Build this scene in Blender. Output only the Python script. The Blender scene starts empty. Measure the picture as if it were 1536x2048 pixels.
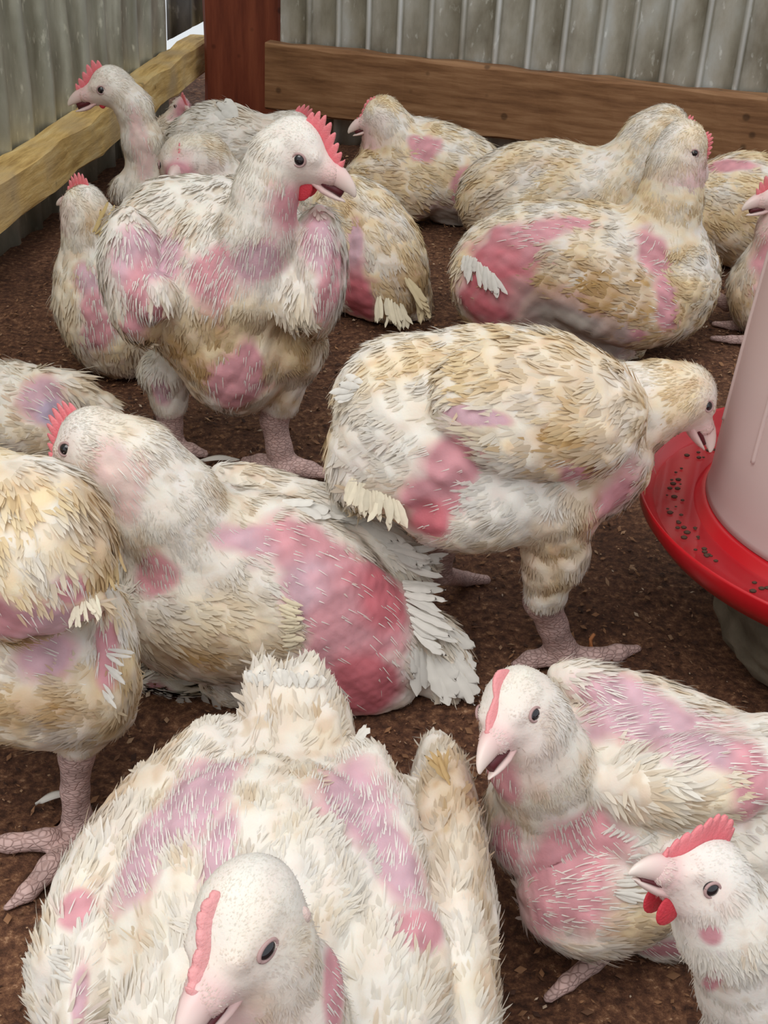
import bpy, math, random
import numpy as np
from math import radians, sin, cos, pi

# ------------------------------------------------------------------ camera, world, lights
SC = bpy.context.scene
COL = SC.collection
FPX, CAMH, PITCH, ROLL = 2500.0, 0.5, 30.0, 3.0
th, ro = radians(PITCH), radians(ROLL)
CF = np.array([0, cos(th), -sin(th)])
R0 = np.array([1.0, 0, 0]); U0 = np.array([0, sin(th), cos(th)])
CR = cos(ro)*R0 + sin(ro)*U0
CU = -sin(ro)*R0 + cos(ro)*U0
CB = -CF
CAM = np.array([0, 0, CAMH])

cam = bpy.data.cameras.new('camera')
camo = bpy.data.objects.new('camera', cam)
COL.objects.link(camo)
cam.sensor_fit = 'VERTICAL'; cam.sensor_height = 36.0
cam.lens = FPX/2048*36.0
cam.clip_start = 0.01
from mathutils import Matrix
camo.matrix_world = Matrix(((CR[0], CU[0], CB[0], CAM[0]), (CR[1], CU[1], CB[1], CAM[1]),
                            (CR[2], CU[2], CB[2], CAM[2]), (0, 0, 0, 1)))
cam.dof.use_dof = False
SC.camera = camo

SC.view_settings.view_transform = 'Standard'
SC.view_settings.look = 'None'
SC.view_settings.gamma = 1.0
SC.view_settings.use_curve_mapping = False
SC.view_settings.exposure = 0.22

W = bpy.data.worlds.new('sky'); SC.world = W; W.use_nodes = True
bg = W.node_tree.nodes['Background']
bg.inputs[0].default_value = (0.93, 0.97, 1.0, 1); bg.inputs[1].default_value = 0.72

def area(name, loc, target, sx, sy, power, col):
    l = bpy.data.lights.new(name, 'AREA'); l.shape = 'RECTANGLE'; l.size = sx; l.size_y = sy
    l.energy = power; l.color = col
    o = bpy.data.objects.new(name, l); COL.objects.link(o)
    from mathutils import Vector
    o.location = loc
    o.rotation_euler = (Vector(target)-Vector(loc)).to_track_quat('-Z', 'Y').to_euler()
    return o
area('daylight_opening', (-0.5, -0.35, 2.1), (0.0, 1.0, 0.0), 1.6, 1.6, 27, (1.0, 0.965, 0.91))

RNG = np.random.default_rng(7)

# ------------------------------------------------------------------ geometry helpers
def nrm(v):
    v = np.asarray(v, float); return v/(np.linalg.norm(v, axis=-1, keepdims=True)+1e-12)
def ray(px, py): return FPX*CF + (px-768)*CR - (py-1024)*CU
def pz(px, py, z=0.0):
    d = ray(px, py); return CAM + d*(z-CAMH)/d[2]
def py_(px, py, Y):
    d = ray(px, py); return CAM + d*(Y/d[1])
def depth(p): return float((np.asarray(p)-CAM) @ CF)
def onplane(px, py, A, B):
    n = np.array([-(B-A)[1], (B-A)[0], 0]); d = ray(px, py); return CAM + d*((A-CAM) @ n)/(d @ n)
def project(V):
    r = V-CAM; d = r @ CF
    return 768+FPX*(r @ CR)/d, 1024-FPX*(r @ CU)/d, d

# ------------------------------------------------------------------ materials
def new_mat(name):
    m = bpy.data.materials.new(name); m.use_nodes = True
    nt = m.node_tree; b = nt.nodes['Principled BSDF']
    return m, nt, b
def simple(name, col, rough=0.5, metal=0.0, sss=0.0, spec=0.5):
    m, nt, b = new_mat(name)
    b.inputs['Base Color'].default_value = (*col, 1)
    b.inputs['Roughness'].default_value = rough
    b.inputs['Metallic'].default_value = metal
    b.inputs['Specular IOR Level'].default_value = spec
    if sss:
        b.inputs['Subsurface Weight'].default_value = sss
        b.inputs['Subsurface Radius'].default_value = (1, .35, .25)
        b.inputs['Subsurface Scale'].default_value = .004
    return m
def N(nt, t, **k):
    n = nt.nodes.new(t)
    for a, v in k.items(): setattr(n, a, v)
    return n
def attr_mat(name, rough, sss=0.0, bump=0.0, bscale=900, transl=0.0, spec=.3):
    m, nt, b = new_mat(name)
    a = N(nt, 'ShaderNodeAttribute', attribute_name='Col')
    nt.links.new(a.outputs['Color'], b.inputs['Base Color'])
    b.inputs['Roughness'].default_value = rough
    b.inputs['Specular IOR Level'].default_value = spec
    if sss:
        b.inputs['Subsurface Weight'].default_value = sss
        b.inputs['Subsurface Radius'].default_value = (1, .4, .3)
        b.inputs['Subsurface Scale'].default_value = .003
    if bump:
        tc = N(nt, 'ShaderNodeTexCoord'); no = N(nt, 'ShaderNodeTexNoise')
        no.inputs['Scale'].default_value = bscale; no.inputs['Detail'].default_value = 3
        bp = N(nt, 'ShaderNodeBump'); bp.inputs['Strength'].default_value = bump; bp.inputs['Distance'].default_value = .001
        nt.links.new(tc.outputs['Object'], no.inputs['Vector']); nt.links.new(no.outputs['Fac'], bp.inputs['Height'])
        nt.links.new(bp.outputs['Normal'], b.inputs['Normal'])
    if transl:
        t = N(nt, 'ShaderNodeBsdfTranslucent'); mx = N(nt, 'ShaderNodeMixShader'); mx.inputs[0].default_value = transl
        out = nt.nodes['Material Output']
        nt.links.new(a.outputs['Color'], t.inputs['Color'])
        nt.links.new(b.outputs[0], mx.inputs[1]); nt.links.new(t.outputs[0], mx.inputs[2]); nt.links.new(mx.outputs[0], out.inputs['Surface'])
    return m
M_SKIN = attr_mat('chicken_skin', .62, sss=.15, bump=.18, bscale=600)
def leg_mat():
    m = attr_mat('scaly_leg_skin', .55, sss=.1, spec=.35); nt = m.node_tree; b = nt.nodes['Principled BSDF']
    tc = N(nt, 'ShaderNodeTexCoord'); v = N(nt, 'ShaderNodeTexVoronoi', feature='DISTANCE_TO_EDGE'); v.inputs['Scale'].default_value = 330
    mp = N(nt, 'ShaderNodeMapping'); mp.inputs['Scale'].default_value = (.65, .65, 1.5)
    r = N(nt, 'ShaderNodeValToRGB'); r.color_ramp.elements[0].color = (.55, .5, .48, 1); r.color_ramp.elements[1].position = .13
    mx = N(nt, 'ShaderNodeMixRGB', blend_type='MULTIPLY'); mx.inputs[0].default_value = .75
    a = [n for n in nt.nodes if n.type == 'ATTRIBUTE'][0]
    nt.links.new(tc.outputs['Object'], mp.inputs[0]); nt.links.new(mp.outputs[0], v.inputs['Vector']); nt.links.new(v.outputs['Distance'], r.inputs[0])
    nt.links.new(a.outputs['Color'], mx.inputs[1]); nt.links.new(r.outputs[0], mx.inputs[2]); nt.links.new(mx.outputs[0], b.inputs['Base Color'])
    bp = N(nt, 'ShaderNodeBump'); bp.inputs['Strength'].default_value = .7; bp.inputs['Distance'].default_value = .0012
    nt.links.new(r.outputs[0], bp.inputs['Height']); nt.links.new(bp.outputs[0], b.inputs['Normal'])
    return m
M_LEG = leg_mat()
M_FEATH = attr_mat('white_feathers', .9, transl=.22, spec=.15)
M_COMB = attr_mat('comb_flesh', .5, sss=.25, bump=.5, bscale=900)
M_BEAK = attr_mat('beak_horn', .38, sss=.1, spec=.5)
M_EYE = simple('eye_dark', (.012, .010, .014), .06, spec=.8)
M_IRIS = simple('eye_iris', (.22, .12, .08), .2)
M_LID = simple('eyelid', (.42, .27, .26), .6)
M_MOUTH = simple('mouth_inside', (.10, .012, .018), .5)

# ------------------------------------------------------------------ mesh output
def mesh_obj(name, V, Fq, mat, parent=None, col=None, smooth=True, base=None):
    me = bpy.data.meshes.new(name)
    V = np.asarray(V, float)
    if base is not None: V = V-base
    if isinstance(Fq, np.ndarray):
        k = Fq.shape[1]; n = len(Fq)
        me.vertices.add(len(V)); me.vertices.foreach_set('co', V.astype(np.float32).ravel())
        me.loops.add(n*k); me.loops.foreach_set('vertex_index', Fq.astype(np.int32).ravel())
        me.polygons.add(n); me.polygons.foreach_set('loop_start', np.arange(0, n*k, k, dtype=np.int32))
        me.update(calc_edges=True)
    else:
        me.from_pydata([tuple(v) for v in V], [], Fq); me.update()
    if smooth: me.polygons.foreach_set('use_smooth', np.ones(len(me.polygons), bool))
    if col is not None:
        a = me.color_attributes.new('Col', 'FLOAT_COLOR', 'POINT')
        c = np.ones((len(V), 4), np.float32); c[:, :3] = col
        a.data.foreach_set('color', c.ravel())
    me.materials.append(mat)
    o = bpy.data.objects.new(name, me); COL.objects.link(o)
    if parent is not None: o.parent = parent
    return o
def tag(o, label=None, cat=None, group=None, kind=None):
    if label: o['label'] = label
    if cat: o['category'] = cat
    if group: o['group'] = group
    if kind: o['kind'] = kind
    return o
def empty(name, loc, label, cat, group=None):
    o = bpy.data.objects.new(name, None); o.empty_display_size = .02; COL.objects.link(o); o.location = tuple(loc)
    return tag(o, label, cat, group)
class MB:
    def __init__(s): s.V = []; s.F = []; s.n = 0
    def add(s, V, F):
        V = np.asarray(V, float); s.V.append(V); s.F += [tuple(i+s.n for i in f) for f in F]; s.n += len(V)
    def tube(s, pts, rad, seg=10, flat=1.0, up=(0, 0, 1), cap=True):
        pts = np.asarray(pts, float); n = len(pts); rad = np.broadcast_to(rad, n) if np.ndim(rad) < 2 else rad
        T = nrm(np.gradient(pts, axis=0)); up = np.asarray(up, float)
        V = []
        for i in range(n):
            a = nrm(np.cross(T[i], up)); b = np.cross(a, T[i])
            for k in range(seg):
                t = 2*pi*k/seg; V.append(pts[i]+rad[i]*(a*cos(t)*flat+b*sin(t)))
        F = [(i*seg+k, i*seg+(k+1) % seg, (i+1)*seg+(k+1) % seg, (i+1)*seg+k) for i in range(n-1) for k in range(seg)]
        if cap: F += [tuple(range(seg))[::-1], tuple((n-1)*seg+k for k in range(seg))]
        s.add(V, F)
    def box(s, c, ax, ay, az, bev=0.0):
        c = np.asarray(c, float); ax, ay, az = map(np.asarray, (ax, ay, az))
        V = [c+sx*ax+sy*ay+sz*az for sx in (-1, 1) for sy in (-1, 1) for sz in (-1, 1)]
        s.add(V, [(0, 1, 3, 2), (4, 6, 7, 5), (0, 4, 5, 1), (2, 3, 7, 6), (0, 2, 6, 4), (1, 5, 7, 3)])
    def sphere(s, c, ax, ay, az, nu=16, nv=10):
        c = np.asarray(c, float); V = [c+np.asarray(az)]
        for j in range(1, nv):
            p = pi*j/nv
            for i in range(nu):
                t = 2*pi*i/nu; V.append(c+np.asarray(ax)*sin(p)*cos(t)+np.asarray(ay)*sin(p)*sin(t)+np.asarray(az)*cos(p))
        V.append(c-np.asarray(az)); L = len(V)-1
        F = [(0, 1+i, 1+(i+1) % nu) for i in range(nu)]
        F += [(1+j*nu+i, 1+(j+1)*nu+i, 1+(j+1)*nu+(i+1) % nu, 1+j*nu+(i+1) % nu) for j in range(nv-2) for i in range(nu)]
        F += [(L, 1+(nv-2)*nu+(i+1) % nu, 1+(nv-2)*nu+i) for i in range(nu)]
        s.add(V, F)
    def lathe(s, c, prof, seg=64, close=False):
        c = np.asarray(c, float); V = []
        for r, z in prof:
            for k in range(seg):
                t = 2*pi*k/seg; V.append(c+np.array([r*cos(t), r*sin(t), z]))
        m = len(prof); F = []
        for i in range(m if close else m-1):
            j = (i+1) % m
            for k in range(seg):
                F.append((i*seg+k, i*seg+(k+1) % seg, j*seg+(k+1) % seg, j*seg+k))
        s.add(V, F)
    def obj(s, name, mat, parent=None, col=None, smooth=True, base=None, bevel=0.0):
        V = np.vstack(s.V)
        if col is not None and np.ndim(col) == 1: col = np.tile(col, (len(V), 1))
        o = mesh_obj(name, V, s.F, mat, parent, col, smooth, base)
        if bevel:
            b = o.modifiers.new('bevel', 'BEVEL'); b.width = bevel; b.segments = 2; b.limit_method = 'ANGLE'
        return o

def snoise(P, scale, seed=0, octaves=3):
    """smooth pseudo noise from sums of sines, about -1..1"""
    r = np.random.default_rng(seed); out = np.zeros(len(P)); amp = 1.0; tot = 0
    for o in range(octaves):
        for k in range(5):
            d = nrm(r.normal(size=3))*2*pi/scale*(0.7+.6*r.random()); out += amp*np.sin(P @ d + r.random()*6.28)
        tot += amp*1.6; amp *= .6; scale *= .5
    return out/tot

# ------------------------------------------------------------------ bird bodies: smooth unions of ellipsoids and tapered limbs
WHITE = np.array([.82, .79, .735]); CREAM = np.array([.80, .645, .40]); TAN = np.array([.50, .315, .13])
PINK = np.array([.63, .30, .335]); LILAC = np.array([.60, .385, .44]); RED = np.array([.56, .155, .185]); COMBC = np.array([.74, .135, .165])
FACE = np.array([.78, .60, .55]); SHANK = np.array([.56, .385, .355]); GREY = np.array([.50, .45, .41])
TONE = dict(p=PINK, l=LILAC, r=RED, f=FACE, g=GREY, v=np.array([.50, .40, .52]))
#         length, width of the plumage on each region, metres
FEA = dict(head=(.0032, .0008), neck=(.0085, .0013), body=(.0115, .0023), wing=(.0150, .0029),
           thigh=(.0095, .0013), tail=(.0170, .0032), down=(.0085, .0012), leg=None)

def surface_nets(D, o, h):
    S = D < 0
    nx, ny, nz = D.shape
    cnt = np.zeros((nx-1, ny-1, nz-1), np.int32); acc = np.zeros((nx-1, ny-1, nz-1, 3), np.float32)
    offs = [(i, j, k) for i in (0, 1) for j in (0, 1) for k in (0, 1)]
    sl = lambda a, c: a[c[0]:c[0]+nx-1, c[1]:c[1]+ny-1, c[2]:c[2]+nz-1]
    for a in range(3):
        for c in offs:
            if c[a]: continue
            e = list(c); e[a] = 1
            d0, d1 = sl(D, c), sl(D, e); cr = sl(S, c) != sl(S, e)
            t = np.where(cr, d0/np.where(cr, d0-d1, 1), 0)
            cnt += cr
            for b in range(3):
                acc[..., b] += np.where(cr, (t if b == a else c[b]), 0)
    act = cnt > 0
    idx = -np.ones(cnt.shape, np.int64); idx[act] = np.arange(act.sum())
    ijk = np.argwhere(act)
    V = (ijk + acc[act]/cnt[act][:, None])*h + o
    Fs = []
    for a in range(3):
        b, c = (a+1) % 3, (a+2) % 3
        s0 = [slice(1, n-1) for n in D.shape]; s0[a] = slice(0, D.shape[a]-1)
        s1 = list(s0); s1[a] = slice(1, D.shape[a])
        A, B = S[tuple(s0)], S[tuple(s1)]
        pts = np.argwhere(A != B)
        if not len(pts): continue
        inside = A[tuple(pts.T)]
        st = np.array([1, 1, 1]); st[a] = 0
        q = pts+st
        eb = np.zeros(3, int); eb[b] = 1; ec = np.zeros(3, int); ec[c] = 1
        g = lambda p: idx[p[:, 0], p[:, 1], p[:, 2]]
        quad = np.stack([g(q-eb-ec), g(q-ec), g(q), g(q-eb)], 1)
        quad[~inside] = quad[~inside][:, ::-1]
        Fs.append(quad)
    return V, np.vstack(Fs)

def smin(a, b, k):
    h = np.clip(.5+.5*(b-a)/k, 0, 1)
    return b*(1-h)+a*h-k*h*(1-h)

class Bird:
    """points are (pixel x, pixel y, q): a place on that line of sight, q px-units nearer than the bird's own spot"""
    def __init__(s, anchor, vox=4.5, lod=1.0, seed=1, cream=.45, skin=.12):
        if anchor[0] == 'f':
            s.Y = pz(anchor[1], anchor[2], 0)[1]; s.sc = depth(pz(anchor[1], anchor[2], 0))/FPX
        else:
            _, cx, cy, hp = anchor; z = .1
            for _i in range(12):
                p = pz(cx, cy, z); z = hp*depth(p)/FPX
            s.Y = p[1]; s.sc = depth(p)/FPX
        s.pr = []; s.spots = []; s.stains = []; s.fans = []; s.h = None
        s.vox, s.lod, s.seed, s.cream, s.skin = vox, lod, seed, cream, skin
        s.parts = []
    def pt(s, p):
        if len(p) > 2 and p[2] == 'g': 
            return pz(p[0], p[1], 0)
        if len(p) > 3 and p[2] == 'z': return pz(p[0], p[1], p[3])
        q = p[2] if len(p) > 2 else 0
        return py_(p[0], p[1], s.Y-q*s.sc)
    def e(s, p, a, b, ang=0, c=None, tilt=0, reg='body', k=28, tone=None):
        C = s.pt(p); m = depth(C)/FPX; A = radians(ang); t = radians(tilt)
        u = nrm((cos(A)*CR-sin(A)*CU)*cos(t)+CB*sin(t)); v = nrm(np.cross(u, CB)) if abs(u @ CB) < .99 else CU
        w = np.cross(u, v)
        c = b if c is None else c
        s.pr.append(dict(t='e', C=C, u=u, v=v, w=w, r=np.array([a, b, c])*m, reg=reg, k=k*m, flow=u, tone=tone))
        return s
    def e2(s, p, head, pitch, a, b, c, reg='body', k=28, tone=None):
        """ellipsoid by heading on the ground (0 right, 90 away) and pitch; a along, b upright, c across"""
        C = s.pt(p); m = depth(C)/FPX; A, t = radians(head), radians(pitch)
        u = np.array([cos(A)*cos(t), sin(A)*cos(t), sin(t)]); w = nrm(np.cross(u, [0, 0, 1.0])); v = np.cross(w, u)
        s.pr.append(dict(t='e', C=C, u=u, v=v, w=w, r=np.array([a, b, c])*m, reg=reg, k=k*m, flow=u, tone=tone))
        return s
    def ch(s, pts, reg='neck', k=22, tone=None, rev=None):
        """tapered chain of (px,py,q,r)"""
        P = []
        for p in pts:
            r = p[-1]
            if p[2] == 'g':
                X = pz(p[0], p[1], 0); m = depth(X)/FPX; X = pz(p[0], p[1], r*m*.8)
            else: X = s.pt(p)
            P.append((X, r*depth(X)/FPX))
        for (a, ra), (b, rb) in zip(P[:-1], P[1:]):
            fl = nrm(b-a); 
            if (reg in ('neck', 'head') if rev is None else rev): fl = -fl
            s.pr.append(dict(t='c', A=a, B=b, ra=ra, rb=rb, reg=reg, k=k*s.sc, flow=fl, tone=tone))
        return s
    def spot(s, x, y, rx, ry=None, ang=0, tone='p', pins=.0, soft=.35):
        s.spots.append((x, y, rx, ry or rx, ang, tone, pins, soft)); return s
    def stain(s, x, y, rx, ry=None, ang=0, amt=.8, col='t'):
        s.stains.append((x, y, rx, ry or rx, ang, amt, col)); return s
    def fan(s, a, b, d0, d1, n, L, w, col=None, lift=0.0, part='tail_feathers', off=4):
        """n long feathers rooted along the surface from pixel a to b, pointing d0..d1 (image degrees), length, width px"""
        s.fans.append((a, b, d0, d1, n, L, w, col, lift, part, off)); return s
    def head(s, c, tip, L=None, toward=None, up=None, comb=.3, combw=1.0, wattle=.15, gape=.06, face=1.0, lid=0.0, eyes=(1, -1), combx=(-.05, .66), nsp=7, tooth=.48, combc=None):
        C = s.pt(c); m = depth(C)/FPX
        dx, dy = tip[0]-c[0], tip[1]-c[1]; L2 = math.hypot(dx, dy)
        L = L or L2; b = math.sqrt(max(L*L-L2*L2, 0))*(1 if toward is None else toward)
        Fw = nrm(dx*CR-dy*CU+b*CB)
        uh = np.array([0, 0, 1.0]) if up is None else up[0]*CR+up[1]*CU+up[2]*CB
        Up = nrm(uh-(uh @ Fw)*Fw); Lt = np.cross(Up, Fw)
        L *= m
        s.h = dict(C=C, F=Fw, U=Up, L=L, S=Lt, comb=comb, combw=combw, wattle=wattle, gape=gape, face=face, lid=lid, eyes=eyes, combx=combx, nsp=nsp, tooth=tooth, combc=COMBC if combc is None else np.array(combc))
        lp = lambda x, z, y=0: C+L*(x*Fw+z*Up+y*Lt)
        kk = .09*L
        s.pr.append(dict(t='e', C=lp(-.02, .02), u=-Fw, v=Up, w=Lt, r=np.array([.43, .41, .345])*L, reg='head', k=.12*L, flow=-Fw, tone=None))
        s.pr.append(dict(t='c', A=lp(.14, -.02), B=lp(.56, .01), ra=.315*L, rb=.165*L, reg='head', k=kk, flow=-Fw, tone='f'))
        s.pr.append(dict(t='c', A=lp(.02, -.2), B=lp(.44, -.16), ra=.255*L, rb=.11*L, reg='head', k=kk, flow=-Fw, tone='f'))
        for sd in (1, -1):   # brow over each eye
            s.pr.append(dict(t='c', A=lp(-.02, .17, .22*sd), B=lp(.32, .13, .19*sd), ra=.10*L, rb=.08*L, reg='head', k=kk, flow=-Fw, tone=None))
        return s
    # ---- distance field
    def dist(s, P, p):
        if p['t'] == 'e':
            r = P-p['C']; q = np.stack([r @ p['u'], r @ p['v'], r @ p['w']], -1)
            k0 = np.linalg.norm(q/p['r'], axis=-1); k1 = np.linalg.norm(q/(p['r']**2), axis=-1)+1e-9
            return k0*(k0-1)/k1
        a, b = p['A'], p['B']; ab = b-a
        t = np.clip(((P-a) @ ab)/(ab @ ab), 0, 1)
        return np.linalg.norm(P-a-t[..., None]*ab, axis=-1)-(p['ra']+(p['rb']-p['ra'])*t)
    def bbox(s, p):
        if p['t'] == 'e':
            e = np.sqrt((p['u']*p['r'][0])**2+(p['v']*p['r'][1])**2+(p['w']*p['r'][2])**2); return p['C']-e, p['C']+e
        return np.minimum(p['A']-p['ra'], p['B']-p['rb']), np.maximum(p['A']+p['ra'], p['B']+p['rb'])
    def field(s, P):
        D = np.full(len(P), 1.0)
        for p in s.pr: D = smin(D, s.dist(P, p), p['k'])
        return D
    def build_surface(s):
        h = s.vox*s.sc
        lo = np.min([s.bbox(p)[0] for p in s.pr], 0)-6*h; hi = np.max([s.bbox(p)[1] for p in s.pr], 0)+6*h
        n = np.ceil((hi-lo)/h).astype(int)
        while n.prod() > 6e6: h *= 1.1; n = np.ceil((hi-lo)/h).astype(int)
        D = np.full(n, 1.0, np.float32)
        for p in s.pr:
            a, b = s.bbox(p); m = p['k']+3*h
            i0 = np.clip(((a-m-lo)/h).astype(int), 0, n); i1 = np.clip(((b+m-lo)/h).astype(int)+2, 0, n)
            g = np.meshgrid(*[lo[i]+h*np.arange(i0[i], i1[i]) for i in range(3)], indexing='ij')
            P = np.stack(g, -1)
            d = s.dist(P, p)
            sl = tuple(slice(i0[i], i1[i]) for i in range(3))
            D[sl] = smin(D[sl], d, p['k'])
        V, Fq = surface_nets(D, lo, h)
        return V, Fq
    def front(s, x, y):
        X, Y, d = s.proj; r = np.hypot(X-x, Y-y); 
        rad = 12
        while True:
            m = r < rad
            if m.any(): break
            rad *= 1.6
        i = np.where(m)[0]; i = i[np.argmin(d[i])]
        return s.V[i], s.Nv[i]
    def mask(s, P, x, y, rx, ry, ang, soft):
        C, _ = s.front(x, y); m = depth(C)/FPX; A = radians(ang)
        u = cos(A)*CR-sin(A)*CU; v = np.cross(CB, u); r = P-C
        wob = 1+.16*snoise(P, .035, 5, 2)
        q = np.sqrt((r @ u/(rx*m))**2+(r @ v/(ry*m))**2+(r @ CB/(max(rx, ry)*1.15*m))**2)*wob
        return np.clip((1+soft-q)/(2*soft), 0, 1)
    def weights(s, P):
        Dm = np.stack([s.dist(P, p) for p in s.pr], -1)
        Dm -= Dm.min(-1, keepdims=True)
        w = np.exp(-Dm/(6*s.sc)); return w/w.sum(-1, keepdims=True)
    def build(s, label, name='chicken', cat='chicken', group='white chickens crowded in the pen'):
        V, Fq = s.build_surface()
        fn = np.cross(V[Fq[:, 2]]-V[Fq[:, 0]], V[Fq[:, 3]]-V[Fq[:, 1]])
        ar = np.linalg.norm(fn, axis=1)/2
        Nv = np.zeros_like(V)
        for k in range(4): np.add.at(Nv, Fq[:, k], fn)
        Nv = nrm(Nv); s.Nv = Nv
        w = s.weights(V)
        regs = [p['reg'] for p in s.pr]
        lump = w @ np.array([dict(leg=0, head=.0, neck=.4).get(r, 1.0) for r in regs])
        lump = lump*.9
        V = V+Nv*(lump*(.0013*snoise(V, .034, s.seed+40, 2)+.0003*snoise(V, .012, s.seed+41, 2)))[:, None]
        V[:, 2] = np.maximum(V[:, 2], .0012); s.V = V; s.proj = project(V)
        isleg = np.array([1.0 if r == 'leg' else 0.0 for r in regs]); 
        # bald spots
        bald = np.zeros(len(V)); pins = np.zeros(len(V)); skin = np.tile(PINK, (len(V), 1))
        for (x, y, rx, ry, ang, tone, pn, soft) in s.spots:
            mk = s.mask(V, x, y, rx, ry, ang, soft); skin = skin*(1-mk[:, None])+TONE[tone]*mk[:, None]
            bald = np.maximum(bald, mk); pins = np.maximum(pins, pn*(mk > .15))
        st = np.zeros(len(V)); stc = np.zeros(len(V)); clean = np.zeros(len(V))
        hd = w @ np.array([1.0 if r == 'head' else 0.0 for r in regs])
        for (x, y, rx, ry, ang, amt, c) in s.stains:
            mk = s.mask(V, x, y, rx, ry, ang, .6)*amt
            if c == 't': st = np.maximum(st, mk)
            elif c == 'w': clean = np.maximum(clean, mk)
            else: stc = np.maximum(stc, mk)
        leg = w @ isleg
        n1 = snoise(V, .055, s.seed, 3); n2 = snoise(V, .016, s.seed+3, 2)
        cr = np.clip(s.cream*(.8+.85*n1+.35*n2*(1-hd))*(1-clean)*(1-.4*hd)+stc, 0, 1)
        tn = np.clip(st*(.85+.4*snoise(V, .03, s.seed+70, 3))+.3*np.clip(n1*n2*2.2-.25, 0, 1)*(1-hd)*(1-clean), 0, 1)
        base = WHITE*(1-cr[:, None])+CREAM*cr[:, None]; base = base*(1-tn[:, None])+TAN*tn[:, None]
        # face skin showing through the short down
        facew = np.zeros(len(V))
        if s.h:
            h = s.h; r = (V-h['C'])/h['L']; x, z, y = r @ h['F'], r @ h['U'], r @ h['S']
            fx = np.clip((x+.05)/.5, 0, 1)*np.clip((.33-z)/.25, 0, 1)
            q = np.exp(-(((x-.17)/.2)**2+((z-.04)/.18)**2))*.8
            facew = np.clip(np.maximum(fx, q)*h['face'], 0, 1)*(np.linalg.norm(r, axis=1) < 1.0)
            near = np.clip((x-.42)/.12, 0, 1)*(np.linalg.norm(r, axis=1) < 1.0)
        skinmix = np.clip(s.skin+.12*n2, 0, .6)
        c = base*(1-skinmix[:, None])+FACE*skinmix[:, None]
        fw = (facew*.75)[:, None]; c = c*(1-fw)+FACE*fw
        if s.h:
            nn = (near*.75)[:, None]; c = c*(1-nn)+np.array([.76, .50, .49])*nn
        sk = skin*(1+.10*n2[:, None])
        bb = np.clip(bald*1.25, 0, 1)[:, None]; c = c*(1-bb)+sk*bb
        ll = np.clip((leg-.35)*3, 0, 1)[:, None]
        legc = SHANK*(1+.12*n2[:, None])
        c = c*(1-ll)+legc*ll
        minz = V[:, 2].min()
        base0 = np.array([np.median(V[:, 0]), np.median(V[:, 1]), max(minz, 0)])
        root = empty(name, base0, label, cat, group); s.root = root; s.base = base0
        bo = mesh_obj('body', V, Fq, M_SKIN, root, c, base=base0)
        bo.data.materials.append(M_LEG); bo.data.polygons.foreach_set('material_index', (leg[Fq].mean(1) > .55).astype(np.int32))
        # ---- plumage
        fl = w @ np.stack([p['flow'] for p in s.pr])
        rl = np.array([0 if FEA[r] is None else FEA[r][0] for r in regs]); rw = np.array([0 if FEA[r] is None else FEA[r][1] for r in regs])
        Ls, Ws = w @ rl, w @ rw
        tot = ar.sum(); nominal = 0
        Lf = Ls[Fq[:, 0]]; Wf = np.maximum(Ws[Fq[:, 0]], .0009)
        dens = np.where((leg[Fq[:, 0]] < .4), 1/(np.maximum(Lf, .004)*Wf*.30*s.lod**2), 0)
        want = ar*dens*(1-.985*np.clip(bald[Fq[:, 0]]*2.2-.45, 0, 1))
        N_ = int(min(want.sum(), 110000)); rg = np.random.default_rng(s.seed)
        print('bird', label[:40], 'verts', len(V), 'feathers', int(want.sum()), N_, 'minz %.3f Y %.2f sc %.5f' % (minz, s.Y, s.sc))
        fi = rg.choice(len(Fq), N_, p=want/want.sum())
        a, b = rg.random(N_)[:, None], rg.random(N_)[:, None]
        q = Fq[fi]
        mixv = lambda A: (A[q[:, 0]]*(1-a)+A[q[:, 1]]*a)*(1-b)+(A[q[:, 3]]*(1-a)+A[q[:, 2]]*a)*b
        Pf = mixv(V); Nf = nrm(mixv(Nv)); Ff = mixv(fl); Cf = mixv(c); bf = mixv(bald[:, None])[:, 0]; basef = mixv(base); pf = mixv(pins[:, None])[:, 0]
        gv = np.array([0, 0, -.25])
        Ff = Ff+gv+rg.normal(size=Ff.shape)*.13+np.stack([snoise(Pf, .022, 61+s.seed, 2), snoise(Pf, .022, 62+s.seed, 2), snoise(Pf, .022, 63+s.seed, 2)], 1)*.32; Ff = Ff-(Ff*Nf).sum(1, keepdims=True)*Nf; Ff = nrm(Ff)
        L = mixv(Ls[:, None])[:, 0]*(.7+.6*rg.random(N_))*s.lod; Wd = np.maximum(mixv(Ws[:, None])[:, 0], .0008)*(.7+.6*rg.random(N_))*s.lod
        L = L*(1-.3*bf); Wd = Wd*(1-.5*bf)
        fc = Cf*.35+basef*.65
        fwv = mixv(facew[:, None]); fc = fc*(1-.55*fwv)+FACE*1.05*.55*fwv
        fc = fc*(1+.035*rg.normal(size=(N_, 1)))*(1+np.array([0, -.006, -.02])*rg.normal(size=(N_, 1)))
        lift = .02+.06*rg.random(N_)**2
        fz = rg.random(N_) < .05; lift = np.where(fz, .45, lift); Wd = np.where(fz, Wd*.35, Wd)
        s.blades('plumage', Pf, Nf, Ff, L, Wd, lift, np.clip(fc, .02, .92), root)
        # ---- pin feathers on bald skin
        pw = ar*pins[Fq[:, 0]]*(bald[Fq[:, 0]] > .15)
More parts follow.
